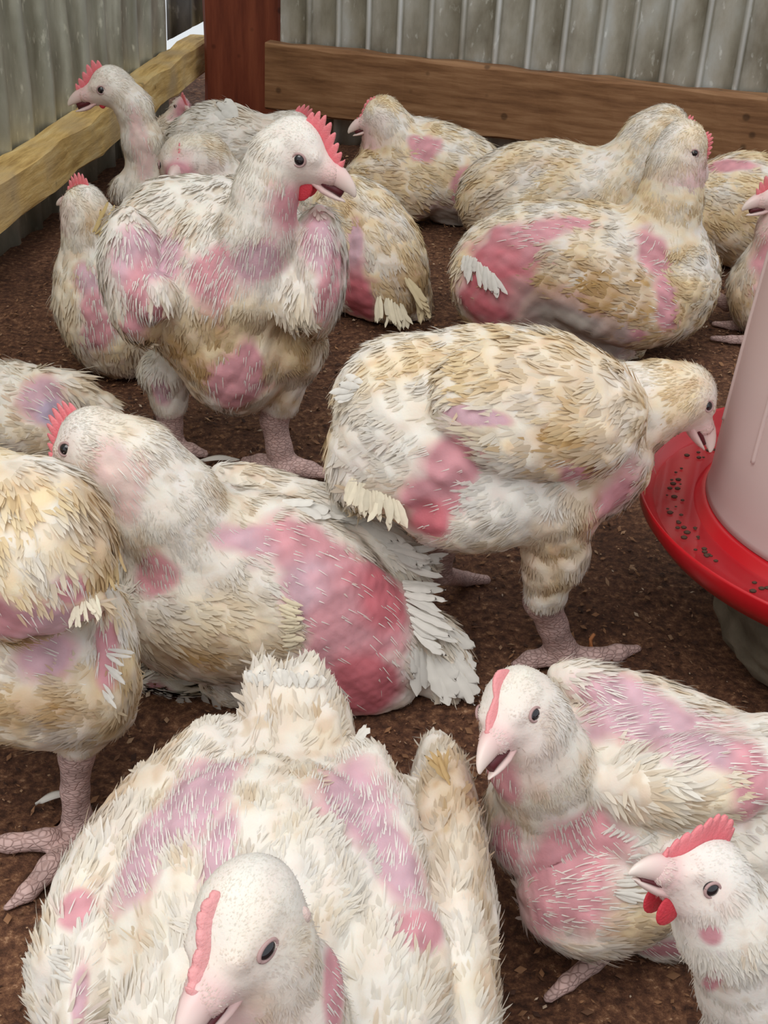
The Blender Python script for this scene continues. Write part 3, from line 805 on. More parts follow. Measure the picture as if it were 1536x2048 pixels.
# ------------------------------------------------------------------ the drinker
def drinker():
    p = py_(1783, 962, 0.735); 
    Cn = np.array([.3218, .6986, .12]); zr = Cn[2]; R = .1594
    c = Cn*[1, 1, 0]
    print('drinker rim z', zr, 'R', R, c)
    zb = zr-.0285
    root = empty('poultry_drinker', c+[0, 0, zb], 'red tray poultry drinker with translucent bell standing on a stone', 'drinker')
    B = c+[0, 0, zb]
    red = simple('red_plastic', (.50, .008, .015), .28, sss=.12)
    h = zr-zb; rb = .1147
    prof = [(0.01, 0), (R*.80, 0), (R*.93, .006), (R*.985, h*.6), (R, h-.002), (R*.997, h), (R*.987, h-.001), (R*.96, h*.62), (R*.90, .012), (rb*1.07, .008), (rb*1.03, .022), (rb*.985, .024), (rb*.96, .006), (.01, .006)]
    mb = MB(); mb.lathe((0, 0, 0), prof, 128); mb.obj('tray', red, root)
    m, nt, b = new_mat('translucent_plastic')
    b.inputs['Base Color'].default_value = (.86, .74, .71, 1); b.inputs['Roughness'].default_value = .32
    t = N(nt, 'ShaderNodeBsdfTranslucent'); t.inputs[0].default_value = (.90, .74, .72, 1)
    tr = N(nt, 'ShaderNodeBsdfTransparent'); tr.inputs[0].default_value = (.95, .86, .86, 1)
    m1 = N(nt, 'ShaderNodeMixShader'); m1.inputs[0].default_value = .45; m2 = N(nt, 'ShaderNodeMixShader'); m2.inputs[0].default_value = .16
    out = nt.nodes['Material Output']
    nt.links.new(b.outputs[0], m1.inputs[1]); nt.links.new(t.outputs[0], m1.inputs[2]); nt.links.new(m1.outputs[0], m2.inputs[1]); nt.links.new(tr.outputs[0], m2.inputs[2]); nt.links.new(m2.outputs[0], out.inputs[0])
    z0 = .024; rt = rb*.60
    zs = [0, .004, .012, .05, .052, .12, .20, .29, .32, .34, .346]
    rs = [1.0, .992, .985, .975, .972, .94, .89, .85, .79, .62, .0]
    mb = MB(); mb.lathe((0, 0, z0), [(rb*r_+.0005, z) for r_, z in zip(rs, zs)], 128)
    o = mb.obj('bell', m, root); s_ = o.modifiers.new('wall', 'SOLIDIFY'); s_.thickness = .0022; s_.offset = -1
    # moulded rib lines on the bell
    mb = MB()
    for k in range(12):
        a = 2*pi*k/12+.35; d = np.array([cos(a), sin(a), 0])
        mb.tube([d*(rb*r_+.0006)+[0, 0, z0+z] for r_, z in zip(rs[3:8], zs[3:8])], .0016, 6, up=d)
    mb.obj('bell_rib', m, root)
    # water line / coloured water inside
    w, nt, b = new_mat('pink_water'); b.inputs['Base Color'].default_value = (.75, .28, .34, 1); b.inputs['Roughness'].default_value = .15
    b.inputs['Transmission Weight'].default_value = .35
    mb = MB(); mb.lathe((0, 0, z0), [(.001, .0), (rb*.955, .0), (rb*.93, .04), (.001, .04)], 96); mb.obj('water', w, root)
    wt, nt, b = new_mat('tray_water'); b.inputs['Base Color'].default_value = (.45, .02, .03, 1); b.inputs['Roughness'].default_value = .04
    b.inputs['Alpha'].default_value = .35
    mb = MB(); mb.lathe((0, 0, 0), [(rb*1.06, .0165), (R*.925, .0165)], 96); mb.obj('tray_water', wt, root)
    # crumbs of feed in the tray
    r = np.random.default_rng(5); mb = MB()
    for k in range(70):
        a = pi*(.75+.75*r.random()); q = rb*1.12+(R*.88-rb*1.12)*r.random(); s_ = .0008+.0016*r.random()
        mb.sphere((q*cos(a), q*sin(a), .0175), (s_, 0, 0), (0, s_*.7, 0), (0, 0, s_*.5), 7, 5)
    o = mb.obj('feed_crumbs', simple('crumb', (.07, .035, .02), .8), root); o['kind'] = 'stuff'
    # the stone the drinker stands on
    sv, sf = [], []
    P = []
    mb = MB(); mb.sphere((0, 0, 0), (1, 0, 0), (0, 1, 0), (0, 0, 1), 60, 36)
    V = np.vstack(mb.V); q = 2.4
    V = V/((np.abs(V[:, :1])**q+np.abs(V[:, 1:2])**q+np.abs(V[:, 2:3])**q)**(1/q))
    V = V*[.100, .100, (zb+.02)/2]; V += V*0+nrm(V)*(.004*snoise(V, .05, 9, 4)+.0018*snoise(V, .012, 4, 2))[:, None]
    V[:, 2] = np.minimum(V[:, 2]+(zb+.02)/2-.012, zb-.0003)
    V = V+c+np.array([.008, 0, 0])
    st = grain_mat('dusty_stone', (.10, .085, .06), (.16, .14, .10), (.24, .21, .155), 22, (1, 1, 1), .95, 1.0, spots=False)
    o = mesh_obj('stone_block', V, mb.F, st); tag(o, 'rough grey-brown stone block carrying the red drinker', 'stone')
drinker()

# small things lying on the litter
def loose_feather(px, py, ang, L, label):
    p = pz(px, py, .003); A = radians(ang); u = nrm((cos(A)*CR-sin(A)*CU)*[1, 1, 0]); v = np.array([-u[1], u[0], 0]); V, Fc = [], []
    for i in range(13):
        t = i/12; w = L*.13*math.sin(pi*min(t*1.05+.02, 1))**.7*(t > .12)+L*.008
        m = u*L*(t-.5)+v*L*.10*t*t+np.array([0, 0, .004*math.sin(pi*t)+.001])
        V += [m-v*w, m+[0, 0, .0015], m+v*w]
    for i in range(12):
        for k in (0, 1): Fc.append((i*3+k, i*3+k+1, i*3+k+4, i*3+k+3))
    o = mesh_obj('loose_feather', np.array(V), Fc, M_FEATH, None, np.tile([.78, .74, .68], (39, 1)))
    o.location = tuple(p); s_ = o.modifiers.new('thickness', 'SOLIDIFY'); s_.thickness = .0004
    tag(o, label, 'feather')
loose_feather(438, 927, -4, .034, 'small white loose feather on the litter between the rooster feet')
loose_feather(112, 1605, -35, .022, 'small grey loose feather on the litter beside the scaly leg at left')
mb = MB(); p = pz(1178, 1308, .002)
mb.tube([(0, 0, .0), (.0005, 0, .006), (-.0003, .0005, .012), (.0014, 0, .0165)], [.0016, .0017, .0014, .0011], 7)
o = mb.obj('wood_splinter', simple('orange_splinter', (.42, .16, .055), .7)); o.location = tuple(p)
tag(o, 'tiny orange wood splinter standing in the litter by the foot of the drinking chicken', 'splinter')

# ------------------------------------------------------------------ the birds, nearest first
# the big hen lying in front, tail towards the back, head low and close
b = Bird(('c', 530, 1790, 190), vox=4.5, lod=.72, seed=11, cream=.24)
b.e2((520, 1850, 'z', .078), 87, 0, 350, 320, 325, reg='body')
b.e2((590, 1560, 'z', .105), 88, 14, 280, 100, 118, reg='body', k=50).e2((584, 1470, 'z', .115), 90, 20, 150, 90, 90, reg='tail', k=40)
b.e2((527, 1396, 'z', .128), 95, 20, 80, 50, 42, reg='tail', k=14).e2((612, 1402, 'z', .128), 85, 20, 84, 55, 46, reg='tail', k=14)
b.e2((262, 1790, 'z', .070), 72, 5, 320, 240, 112, reg='wing', k=18).e2((205, 1950, 'z', .068), 85, 0, 230, 190, 88, reg='wing', k=15)
b.e2((370, 1610, 'z', .105), 72, 8, 230, 110, 95, reg='body', k=34).e2((755, 1690, 'z', .105), 103, 8, 260, 120, 92, reg='body', k=30)
b.e2((895, 1810, 'z', .070), 94, 6, 420, 230, 88, reg='wing', k=10).e2((838, 1622, 'z', .095), 110, 0, 90, 56, 58, reg='wing', k=7)
b.e2((760, 1960, 'z', .085), 92, 0, 260, 190, 150, reg='wing', k=15).e2((380, 1990, 'z', .085), 80, 0, 240, 170, 140, reg='wing', k=18)
b.ch([(560, 2100, 'z', .10, 165), (545, 2000, 'z', .145, 135), (520, 1890, 'z', .178, 112)], k=30)
b.head((498, 1838, 'z', .190), (372, 2044), L=285, toward=1, up=(-.45, .5, .62), comb=.15, tooth=.18, combw=2.0, combc=(.76, .36, .36), combx=(.02, .66), wattle=.10, gape=.03, face=.55, lid=.7)
b.spot(392, 1580, 66, 130, 24, 'l', .9).spot(300, 1680, 52, 110, 30, 'l', .9).spot(728, 1600, 62, 115, -28, 'l', .9).spot(790, 1700, 40, 105, -20, 'l', .8)
b.spot(152, 1805, 26, 32, 20, 'p', .7).spot(680, 1960, 20, 120, 0, 'p', .8).spot(850, 1860, 60, 40, 20, 'p', .5).spot(170, 1990, 16, 60, 0, 'l', .7).spot(440, 1680, 30, 90, 10, 'l', .9)
b.stain(560, 1430, 90, 90, 0, .30).stain(900, 1600, 60, 130, 0, .65).stain(230, 1580, 40, 120, 40, .5).stain(970, 1750, 30, 160, 0, .6)
b.fan((905, 1560), (880, 1535), -122, -112, 5, 85, 11, (.62, .44, .22), .1, 'wing_feathers').fan((500, 1360), (650, 1365), -125, -55, 16, 34, 16, None, .15)
b.fan((690, 1500), (700, 1480), -20, -60, 3, 60, 20, None, .1).fan((130, 1890), (140, 1960), 200, 215, 5, 55, 9, None, .1, 'wing_feathers')
b.fan((800, 1570), (850, 1680), 150, 60, 14, 50, 9, (.84, .76, .62), .12, 'wing_feathers')
b.build('white chicken lying in front at the bottom, head lowered towards the viewer')

# hen lying at lower right with open beak
b = Bird(('c', 1260, 1690, 190), vox=4.5, lod=.78, seed=12, cream=.22)
b.e((1330, 1600, -30), 320, 215, 12, c=230, reg='body').e((1090, 1640, 30), 130, 125, 50, c=130, reg='body', k=30)
b.e((1210, 1765, 120), 185, 140, -20, c=120, reg='wing', k=8).e((1390, 1560, 90), 210, 90, -6, c=110, reg='wing', k=8)
b.e((1320, 1420, -130), 240, 60, 18, c=90, reg='wing', k=14).e((1340, 1850, 60), 150, 62, 8, c=90, reg='down')
b.e((1500, 1560, 0), 150, 130, 10, c=130, reg='body')
b.ch([(1110, 1590, 40, 118), (1075, 1510, 90, 100), (1050, 1440, 120, 92)], k=26)
b.head((1036, 1412, 130), (944, 1514), L=182, toward=1, up=(-.38, .8, .35), combc=(.76, .28, .29), comb=.17, combw=1.5, combx=(-.12, .66), wattle=.08, gape=.09, face=.75, lid=.35, nsp=2)
b.spot(1270, 1420, 150, 60, 22, 'l', .85).spot(1420, 1480, 90, 40, 18, 'l', .85).spot(1130, 1760, 85, 130, 30, 'p', .8, .45).spot(1180, 1680, 70, 70, 0, 'p', .7)
b.spot(1000, 1690, 28, 60, 10, 'p', .8).spot(985, 1570, 40, 70, 10, 'p', .2).spot(1515, 1560, 45, 100, 0, 'p', .3).spot(1370, 1905, 120, 22, -8, 'p', .5)
b.stain(1470, 1580, 60, 60, 0, .5, 'c').stain(1340, 1820, 140, 60, 0, .7, 'c').stain(1290, 1880, 100, 30, 0, .35)
b.fan((1190, 1660), (1260, 1690), -42, -20, 12, 80, 9, None, .12, 'wing_feathers', 8).fan((1250, 1700), (1230, 1800), -12, 12, 14, 75, 9, None, .1, 'wing_feathers', 8)
b.ch([(1240, 1870, 40, 34), (1185, 1925, 'g', 20), (1135, 1965, 'g', 17), (1097, 1996, 'g', 11)], reg='leg', k=8)
b.build('white chicken lying at lower right with open beak and bald pink wing')

# head and neck at the bottom right corner
b = Bird(('c', 1700, 2120, 230), vox=4.5, lod=.78, seed=13, cream=.10)
b.e((1690, 2120, 0), 290, 260, 30, c=240, reg='body')
b.ch([(1640, 2080, 20, 190), (1530, 1960, 60, 132), (1462, 1852, 100, 104), (1415, 1770, 100, 90)], k=30)
b.head((1396, 1748, 100), (1240, 1704), L=196, toward=1, up=(.28, .94, .25), comb=.33, combx=(-.2, .64), combw=1.2, tooth=.22, wattle=.20, gape=.01, face=1.0, lid=.1, nsp=9)
b.spot(1420, 1880, 20, 24, 0, 'p').spot(1418, 1975, 14, 60, 0, 'p', .5)
b.build('white chicken at the bottom right corner, only head and neck in view')

# standing hen at the left edge
b = Bird(('f', 150, 1650), vox=4.5, lod=.78, seed=14, cream=.75)
b.e((60, 1330, -30), 230, 150, -160, c=170, reg='body').e((44, 1092, 40), 188, 186, 60, c=170, reg='wing', k=9)
b.e((30, 1230, -130), 190, 190, 90, c=170, reg='body', k=50)
b.e((225, 1290, -20), 130, 48, 85, c=80, reg='body').e((40, 1400, -20), 220, 80, -168, c=120, reg='down').e((90, 1170, 90), 130, 66, 20, c=70, reg='wing', k=6)
b.ch([(140, 1380, 0, 72), (157, 1470, 10, 48)], reg='thigh', k=22)
b.ch([(157, 1475, 10, 42), (153, 1510, 8, 34), (150, 1580, 4, 27), (155, 1640, 0, 29), (165, 1672, 0, 33)], reg='leg', k=14)
b.ch([(160, 1680, 0, 30), (100, 1735, 'g', 24), (55, 1785, 'g', 18), (14, 1816, 'g', 8)], reg='leg', k=12)
b.ch([(150, 1675, 0, 28), (90, 1680, 'g', 22), (20, 1687, 'g', 19), (-60, 1690, 'g', 9)], reg='leg', k=12)
b.ch([(170, 1675, 0, 26), (215, 1640, 'g', 16), (240, 1630, 'g', 8)], reg='leg', k=10)
b.ch([(-100, 1390, -160, 60), (-110, 1500, -160, 40), (-110, 1600, -150, 27), (-105, 1640, -150, 28)], reg='leg', k=12)
b.ch([(-105, 1640, -150, 26), (-150, 1680, 'g', 20), (-200, 1700, 'g', 9)], reg='leg', k=10)
b.ch([(-60, 1000, 0, 120), (-150, 900, 20, 90), (-210, 850, 20, 75)], k=30)
b.head((-220, 840, 20), (-380, 900), L=175)
b.spot(95, 1265, 120, 55, 0, 'l', .1).spot(0, 1250, 70, 55, 0, 'p', .1).spot(105, 1300, 55, 48, 0, 'l', .1).spot(222, 1300, 20, 70, 0, 'p', .7).spot(150, 1190, 36, 30, 40, 'p', .8)
b.stain(220, 1120, 60, 120, 0, .7).stain(80, 1440, 200, 50, -8, .85).stain(210, 960, 50, 80, 50, .6).stain(170, 1380, 80, 60, 0, .7).stain(30, 950, 60, 30, 0, .3)
b.fan((205, 1190), (150, 1225), 60, 100, 14, 44, 9, (.88, .80, .64), .1, 'wing_feathers').fan((225, 1290), (215, 1390), 20, 60, 8, 52, 10, None, .1, 'wing_feathers')
b.fan((250, 1090), (240, 1180), 80, 105, 12, 56, 10, (.70, .52, .28), .05, 'wing_feathers')
b.build('dirty cream chicken standing at the left edge with one scaly leg in view')

# long hen lying left of centre, rear end bald
b = Bird(('c', 520, 1200, 165), vox=4.5, lod=.85, seed=15, cream=.22)
b.e((510, 1180, 10), 290, 200, 18, c=180, reg='body').e((680, 1270, 0), 190, 165, 40, c=170, reg='body')
b.e((415, 1235, 110), 190, 128, 8, c=110, reg='wing', k=7).e((640, 1040, -130), 240, 66, 24, c=60, reg='wing', k=15)
b.e((865, 1310, 20), 105, 70, 62, c=60, reg='tail', k=14).e((345, 1392, 60), 88, 46, 8, c=60, reg='tail', k=10).e((560, 1330, 60), 160, 90, -20, c=90, reg='down', k=24)
b.ch([(390, 1100, 30, 140), (330, 1010, 40, 108), (270, 935, 40, 92), (205, 905, 40, 84)], k=30)
b.head((182, 884, 40), (60, 980), L=160, toward=-1, up=(0, 1, .1), comb=.30, combx=(-.1, .56), wattle=.12, face=1.0, lid=.15, nsp=9)
b.spot(530, 1070, 95, 30, 10, 'l', .3).spot(640, 1110, 110, 60, 30, 'p', .12).spot(640, 1180, 70, 70, 0, 'l', .08).spot(740, 1230, 110, 120, 40, 'p', .1, .25).spot(700, 1330, 90, 110, 20, 'p', .05, .25).spot(740, 1390, 80, 85, 0, 'r', 0, .3).spot(780, 1190, 70, 60, 40, 'r', .15)
b.spot(300, 1150, 48, 42, -30, 'p', .9).spot(310, 1375, 46, 18, 20, 'p', .6).spot(212, 925, 34, 46, -30, 'f', 0, .6).spot(262, 985, 26, 60, 10, 'f', .7, .6)
b.stain(400, 1330, 140, 40, -5, .8).stain(330, 1290, 80, 60, 0, .4, 'c').stain(480, 1250, 120, 60, 0, .5, 'c')
b.fan((800, 1110), (840, 1270), -8, 40, 18, 92, 19, None, .12).fan((780, 1080), (830, 1200), 0, 30, 10, 75, 18, None, .2)
b.fan((830, 1290), (930, 1330), 95, 60, 12, 88, 34, None, .08).fan((900, 1240), (920, 1320), 30, 60, 6, 70, 28, None, .06)
b.fan((560, 1180), (570, 1310), 25, -10, 18, 46, 9, (.88, .78, .58), .08, 'wing_feathers')
b.fan((700, 1020), (800, 1080), 24, 40, 9, 85, 24, None, .15, 'wing_feathers').fan((560, 990), (680, 1010), 14, 24, 6, 80, 30, None, .2, 'wing_feathers')
b.fan((270, 1360), (420, 1400), 150, 60, 8, 50, 24, (.5, .45, .40), .1)
b.build('white chicken lying left of centre with large bald pink rear and red comb')

# hen drinking
b = Bird(('f', 1110, 1320), vox=4.5, lod=.88, seed=16, cream=.6)
b.e((985, 865, -30), 310, 215, 176, c=190, reg='body').e((1180, 900, -20), 125, 150, 200, c=150, reg='body')
b.e((760, 900, -30), 130, 105, 120, c=100, reg='tail', k=40).e((800, 790, -30), 130, 120, 160, c=110, reg='body', k=40)
b.e((1080, 815, 95), 215, 145, 188, c=100, reg='wing', k=8)
b.e((1000, 1000, 60), 190, 95, 165, c=110, reg='thigh', k=26)
b.ch([(1120, 1000, 70, 88), (1110, 1110, 60, 62), (1090, 1180, 50, 44)], reg='thigh', k=24, rev=False)
b.ch([(1090, 1182, 40, 42), (1085, 1200, 30, 37), (1105, 1250, 15, 29), (1122, 1300, 0, 31), (1120, 1322, 0, 34)], reg='leg', k=14)
b.ch([(1130, 1315, 0, 28), (1190, 1315, 'g', 19), (1235, 1306, 'g', 17), (1276, 1297, 'g', 8)], reg='leg', k=10)
b.ch([(1120, 1320, 0, 26), (1160, 1355, 'g', 19), (1200, 1385, 'g', 10)], reg='leg', k=10)
b.ch([(1105, 1315, 0, 26), (1060, 1320, 'g', 18), (1030, 1330, 'g', 9)], reg='leg', k=10)
b.ch([(900, 1020, -60, 62), (885, 1080, -110, 36), (880, 1130, -110, 22), (885, 1150, -110, 20)], reg='leg', k=12)
b.ch([(885, 1150, -110, 20), (930, 1158, 'g', 15), (972, 1160, 'g', 10)], reg='leg', k=8)
b.ch([(1200, 850, -20, 130), (1270, 815, -20, 78), (1330, 795, -20, 62), (1368, 790, -20, 58)], k=40)
b.head((1376, 790, -20), (1434, 890), L=132, toward=-.6, up=(0, 1, .2), comb=0, wattle=0, gape=.03, face=.75, lid=.3)
b.spot(945, 828, 80, 20, 12, 'l', .0, .2).spot(860, 1010, 60, 50, 0, 'p', .2).spot(850, 1045, 45, 45, 0, 'r', .1).spot(900, 940, 50, 70, 30, 'p', .2).spot(1175, 960, 50, 22, 20, 'p', .8).spot(1240, 1000, 36, 60, 30, 'p', .1, .6)
b.stain(1130, 760, 150, 90, 10, .35).stain(1150, 920, 110, 50, 20, .85).stain(1060, 700, 90, 50, 0, .25).stain(1110, 1120, 60, 90, 0, .75).stain(1200, 1000, 60, 80, 0, .6).stain(900, 700, 70, 40, 0, .2).stain(1230, 850, 60, 60, 0, .45)
b.stain(760, 900, 120, 110, 0, .8, 'w').stain(1000, 1000, 150, 70, 0, .9, 'w')
b.fan((690, 960), (790, 1010), 110, 75, 20, 62, 17, (.86, .78, .62), .1).fan((690, 800), (720, 760), 160, 210, 4, 52, 16, None, .1)
b.build('cream chicken standing with its beak in the red tray of the drinker')

# rooster standing, chest to the viewer
b = Bird(('f', 560, 945), vox=3.8, lod=.95, seed=17, cream=.15)
b.e((455, 560, -70), 205, 178, 110, c=210, reg='body').e((475, 680, -10), 150, 122, 95, c=140, reg='down').e((345, 470, -120), 130, 105, 150, c=150, reg='body', k=40)
b.e((270, 550, 55), 135, 70, 84, c=88, reg='wing', k=6).e((302, 592, 115), 56, 54, 90, c=50, reg='wing', k=6)
b.e((638, 540, 25), 132, 56, 92, c=105, reg='wing', k=6).e((605, 600, 90), 58, 60, 90, c=50, reg='wing', k=6).e((590, 690, 0), 70, 62, 70, c=80, reg='down')
b.ch([(490, 560, 40, 100), (515, 460, 60, 70), (535, 375, 60, 60), (556, 312, 60, 57)], k=26)
b.head((594, 300, 60), (714, 386), L=150, toward=.25, comb=.30, combx=(-.06, .66), wattle=.20, gape=.08, face=.85, lid=0, nsp=8)
b.ch([(330, 745, -60, 52), (338, 800, -60, 37)], reg='thigh', k=14)
b.ch([(338, 800, -60, 33), (340, 850, -62, 24), (345, 890, -62, 24), (348, 905, -62, 27)], reg='leg', k=10)
b.ch([(350, 900, -60, 22), (380, 902, 'g', 16), (408, 908, 'g', 9)], reg='leg', k=8)
b.ch([(350, 905, -60, 22), (385, 945, 'g', 16), (420, 978, 'g', 9)], reg='leg', k=8)
b.ch([(345, 905, -60, 20), (310, 925, 'g', 15), (280, 945, 'g', 8)], reg='leg', k=8)
b.ch([(575, 740, 0, 52), (562, 800, 0, 38)], reg='thigh', k=14)
b.ch([(562, 800, 0, 35), (548, 840, 0, 27), (558, 895, 0, 25), (568, 930, 0, 28)], reg='leg', k=10)
b.ch([(575, 930, 0, 24), (620, 940, 'g', 17), (664, 952, 'g', 8)], reg='leg', k=8)
b.ch([(560, 930, 0, 23), (520, 925, 'g', 17), (490, 922, 'g', 9)], reg='leg', k=8)
b.ch([(568, 935, 0, 23), (565, 965, 'g', 16), (560, 1000, 'g', 8)], reg='leg', k=8)
b.spot(300, 505, 70, 80, 20, 'l', .9).spot(258, 590, 26, 80, 10, 'p', .9).spot(300, 640, 45, 18, 0, 'p', .8).spot(420, 560, 50, 60, 40, 'p', .7).spot(520, 540, 55, 45, -40, 'l', .8).spot(640, 500, 40, 70, -20, 'l', .9).spot(672, 580, 22, 60, 10, 'p', .9).spot(470, 780, 62, 52, -40, 'p', .2).spot(500, 735, 30, 45, 0, 'p', .2).spot(590, 430, 45, 45, 0, 'p', .4, .6).spot(330, 790, 16, 30, 0, 'l', .3)
b.stain(430, 755, 140, 50, 10, 1.0).stain(370, 720, 80, 60, 0, .9).stain(440, 680, 150, 80, 0, .8, 'c').stain(600, 700, 70, 70, 0, .7, 'c').stain(590, 720, 55, 55, 0, .85).stain(570, 670, 40, 50, 0, .5).stain(450, 650, 120, 50, 0, .5, 'c')
b.build('white rooster standing with open beak, upright red comb and bare pink chest patches')

# hen lying right of centre back, bald red rump
b = Bird(('c', 1180, 560, 140), vox=4.0, seed=18, cream=.66)
b.e((1160, 540, -20), 245, 135, 188, c=150, reg='body').e((1330, 570, 0), 105, 122, 200, c=120, reg='body')
b.e((1215, 575, 70), 175, 105, 205, c=80, reg='wing', k=7).e((1000, 570, -10), 95, 105, 180, c=110, reg='body')
b.e((945, 540, 10), 62, 42, 100, c=45, reg='tail', k=10).e((1120, 650, 10), 165, 52, 205, c=70, reg='down', tone='g').e((1225, 690, 10), 60, 45, 210, c=60, reg='down')
b.ch([(1320, 470, 0, 88), (1340, 400, 0, 60), (1352, 330, 0, 50), (1365, 290, 0, 46)], k=30)
b.head((1368, 284, 0), (1425, 352), L=96, toward=-1, comb=.20, wattle=.34, face=1, combx=(.1, .6))
b.spot(1010, 500, 70, 55, -20, 'p').spot(990, 590, 80, 90, 0, 'r').spot(1080, 450, 60, 24, -15, 'p', .3).spot(1140, 435, 40, 14, 0, 'p', .3).spot(1310, 520, 28, 55, -35, 'p', .3).spot(1345, 610, 24, 60, -10, 'p', .3).spot(1255, 680, 40, 14, 0, 'p')
b.spot(1120, 650, 110, 36, 25, 'g', .0, .6).spot(1210, 700, 60, 40, 0, 'g', 0, .6)
b.stain(1200, 620, 160, 75, 15, 1.0).stain(1290, 620, 60, 50, 0, .4).stain(1090, 520, 40, 60, 0, .4).stain(1340, 360, 50, 60, 0, .3, 'c')
b.fan((920, 500), (985, 560), 95, 80, 14, 50, 13, None, .1)
b.build('cream chicken lying behind the drinking one, bald red rump, head turned away')

# hen behind its neck
b = Bird(('c', 1080, 400, 100), vox=4.0, lod=1.2, seed=19, cream=.62)
b.e((1090, 385, 0), 165, 103, 180, c=95, reg='body').e((1000, 400, 20), 80, 80, 160, c=70, reg='wing')
b.ch([(1210, 380, 0, 80), (1270, 320, 0, 52), (1300, 275, 0, 47), (1330, 255, 0, 44)], k=30)
b.head((1338, 256, 0), (1412, 300), L=90, toward=-1, comb=.26, face=.6, combx=(.2, .7))
b.stain(990, 330, 60, 30, 0, .4).stain(960, 420, 40, 60, 0, .5).stain(1080, 310, 60, 20, 0, .4)
b.build('cream chicken at the back with white neck raised behind its neighbour')

# back centre hen facing left
b = Bird(('c', 860, 350, 90), vox=4.0, lod=1.2, seed=20, cream=.72)
b.e((865, 335, 0), 150, 92, 14, c=82, reg='body').e((790, 370, 40), 105, 72, 8, c=60, reg='wing', k=7).e((925, 360, 0), 80, 76, 40, c=80, reg='tail').e((920, 430, -10), 40, 60, 80, c=50, reg='down')
b.ch([(790, 300, 0, 58), (775, 255, 0, 43), (765, 232, 0, 38)], k=24)
b.head((762, 228, 0), (694, 262), L=76, toward=-.5, comb=.12, face=1, wattle=.1)
b.spot(845, 285, 32, 26, 20, 'p', .2, .25).spot(920, 385, 22, 40, 20, 'p').spot(890, 450, 60, 30, 0, 'g')
b.stain(760, 340, 60, 60, 0, .5).stain(840, 420, 110, 24, 0, .6).stain(800, 390, 60, 40, 0, .35)
b.build('cream chicken at the back below the brown rail, facing left')

# hen behind the rooster's right side, lying tail down
b = Bird(('c', 740, 520, 105), vox=4.0, lod=1.1, seed=21, cream=.88)
b.e((735, 500, -10), 160, 108, 60, c=110, reg='body').e((800, 570, 0), 90, 52, 62, c=50, reg='tail', k=18).e((690, 560, 0), 60, 90, 90, c=70, reg='body').e((780, 590, 20), 50, 48, 80, c=44, reg='tail', k=12)
b.ch([(680, 430, -10, 70), (650, 420, -40, 46), (625, 430, -60, 40)], k=24)
b.head((615, 430, -60), (570, 480), L=85, comb=.1)
b.spot(690, 560, 30, 70, 0, 'p').spot(710, 610, 36, 50, 0, 'r').spot(700, 490, 16, 40, 0, 'l')
b.stain(830, 580, 60, 60, 40, .7).stain(700, 410, 50, 30, 30, .5).stain(790, 480, 60, 30, 50, .3)
b.fan((820, 560), (850, 590), 60, 75, 14, 66, 12, (.76, .64, .42), .04).fan((750, 600), (810, 620), 95, 70, 14, 52, 11, (.86, .78, .60), .04)
b.build('tan-stained chicken lying behind the rooster, tail pointing down to the right')

# hen left behind the rooster
b = Bird(('c', 225, 630, 112), vox=4.0, lod=1.1, seed=22, cream=.3)
b.e((225, 610, 0), 145, 112, 80, c=120, reg='body').e((160, 580, 20), 110, 48, 95, c=70, reg='wing', k=7).e((240, 690, 30), 80, 52, 30, c=60, reg='wing', k=7)
b.ch([(195, 520, 0, 78), (180, 450, 0, 52), (168, 415, 0, 44)], k=24)
b.head((172, 402, 0), (112, 398), L=76, toward=-.6, comb=.34, face=.8, wattle=.06, combx=(-.2, .5))
b.spot(165, 555, 22, 46, -20, 'l', .5).spot(175, 620, 24, 34, 0, 'p', .5).spot(190, 670, 50, 26, -40, 'p', .6)
b.stain(130, 640, 30, 50, 0, .5, 'c').stain(200, 440, 22, 40, 30, .5).stain(250, 720, 60, 30, 0, .4, 'c')
b.fan((190, 470), (215, 480), -62, -45, 6, 75, 9, (.66, .50, .24), .05, 'wing_feathers')
b.build('white chicken sitting at left behind the rooster, head below the yellow rail')

# hen with raised head in front of the yellow rail
b = Bird(('c', 335, 400, 85), vox=3.6, lod=1.2, seed=23, cream=.2)
b.e((318, 400, -40), 64, 74, 30, c=62, reg='body').e((300, 380, 10), 46, 80, 90, c=50, reg='body')
b.ch([(300, 360, 0, 46), (284, 280, 5, 38), (268, 215, 5, 34), (238, 180, 5, 35)], k=16)
b.head((219, 172, 5), (131, 206), L=92, toward=.2, comb=.30, combx=(-.02, .7), wattle=.08, gape=.10, face=1, nsp=6)
b.spot(275, 300, 16, 60, -10, 'f', .2, .5)
b.build('white chicken with raised pink head in front of the yellow rail')

# bird with its head tucked low
b = Bird(('c', 400, 400, 92), vox=3.6, lod=1.2, seed=24, cream=.3)
b.e((460, 405, 20), 74, 74, 10, c=62, reg='body')
b.ch([(430, 370, 0, 66), (402, 325, 10, 56), (376, 328, 30, 58)], k=20)
b.head((368, 332, 40), (356, 392), L=118, toward=1, comb=.05, face=1, wattle=.1, lid=.7)
b.spot(365, 345, 40, 40, 0, 'p', 0, .5)
b.build('white chicken with pink face tucked down between the rooster and the raised head')

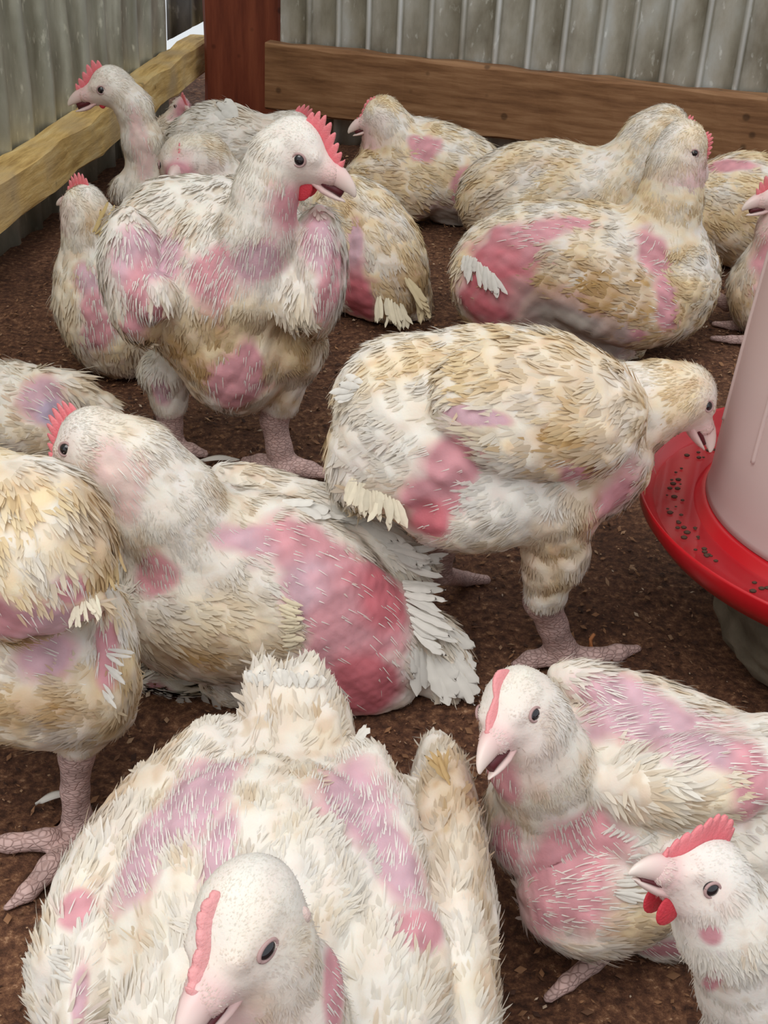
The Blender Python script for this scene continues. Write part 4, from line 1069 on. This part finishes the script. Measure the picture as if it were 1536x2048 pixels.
# white back against the post
b = Bird(('c', 455, 310, 92), vox=3.6, lod=1.3, seed=25, cream=.12)
b.e((450, 300, 0), 120, 78, 190, c=90, reg='body').e((470, 260, 10), 85, 46, 200, c=50, reg='wing').e((440, 350, 20), 80, 46, 150, c=60, reg='wing')
b.ch([(530, 280, 0, 48), (570, 262, 0, 34), (590, 255, 0, 30)], k=20)
b.head((592, 256, 0), (640, 280), L=66, toward=-.8, comb=.34, combx=(-.3, .5), face=.6)
b.fan((460, 225), (480, 225), 215, 245, 5, 40, 22, None, .1)
b.stain(540, 240, 50, 16, 20, .35)
b.build('white chicken resting in front of the red-brown post, back to the viewer')

# small face deep in the corner
b = Bird(('c', 350, 262, 60), vox=3.6, lod=1.5, seed=26, cream=.2)
b.e((350, 290, 0), 60, 55, 0, c=60, reg='body'); b.ch([(352, 250, 0, 32), (362, 222, 0, 22)], k=12)
b.head((364, 212, 0), (385, 232), L=42, toward=1, comb=.34, face=1)
b.spot(364, 212, 26, 26, 0, 'p')
b.build('chicken far in the corner below the yellow rail, small red face showing')

# right edge, back
b = Bird(('c', 1490, 430, 105), vox=4.0, lod=1.2, seed=27, cream=.75)
b.e((1490, 420, 0), 130, 112, 10, c=110, reg='body').e((1470, 440, 40), 100, 70, 12, c=60, reg='wing', k=6)
b.ch([(1580, 380, 0, 60), (1620, 330, 0, 40)], k=20); b.head((1640, 310, 0), (1710, 330), L=76)
b.spot(1450, 322, 46, 15, 5, 'p', 0, .3)
b.stain(1460, 470, 80, 50, 10, .5).stain(1500, 400, 60, 30, 0, .4)
b.build('yellowish chicken at the right edge beneath the brown rail')

b = Bird(('f', 1520, 668), vox=4.0, lod=1.1, seed=28, cream=.5)
b.e((1545, 590, 0), 98, 85, 60, c=90, reg='body')
b.ch([(1550, 520, 0, 60), (1560, 460, 10, 42), (1575, 400, 10, 38)], k=20)
b.head((1572, 386, 10), (1490, 414), L=98, toward=.2, comb=.36, face=1, wattle=.2, gape=.07)
b.spot(1530, 520, 30, 50, 20, 'p', .2, .5)
b.ch([(1540, 650, 0, 22), (1500, 655, 'g', 12), (1462, 652, 'g', 10), (1428, 648, 'g', 6)], reg='leg', k=6)
b.ch([(1540, 670, 0, 20), (1500, 680, 'g', 11), (1462, 680, 'g', 9), (1424, 677, 'g', 6)], reg='leg', k=6)
b.ch([(1455, 610, -60, 14), (1440, 600, -60, 12), (1425, 585, -60, 9)], reg='leg', k=6)
b.stain(1480, 600, 50, 50, 0, .5)
b.build('chicken cut by the right edge, pink neck and two toes beside the drinker')

# left edge, small, lying
b = Bird(('c', 60, 850, 92), vox=4.0, lod=1.1, seed=29, cream=.35)
b.e((40, 830, 0), 135, 100, 200, c=110, reg='body').ch([(90, 765, 0, 34), (150, 775, 10, 30), (205, 815, 10, 27), (240, 860, 10, 22)], reg='wing', k=8)
b.ch([(-60, 790, 0, 60), (-110, 740, 0, 42)], k=20); b.head((-120, 725, 0), (-190, 750), L=80)
b.spot(95, 790, 40, 50, 20, 'l', .3).spot(120, 830, 26, 30, 0, 'v', 0)
b.build('greyish white chicken lying at the left edge, partly hidden')
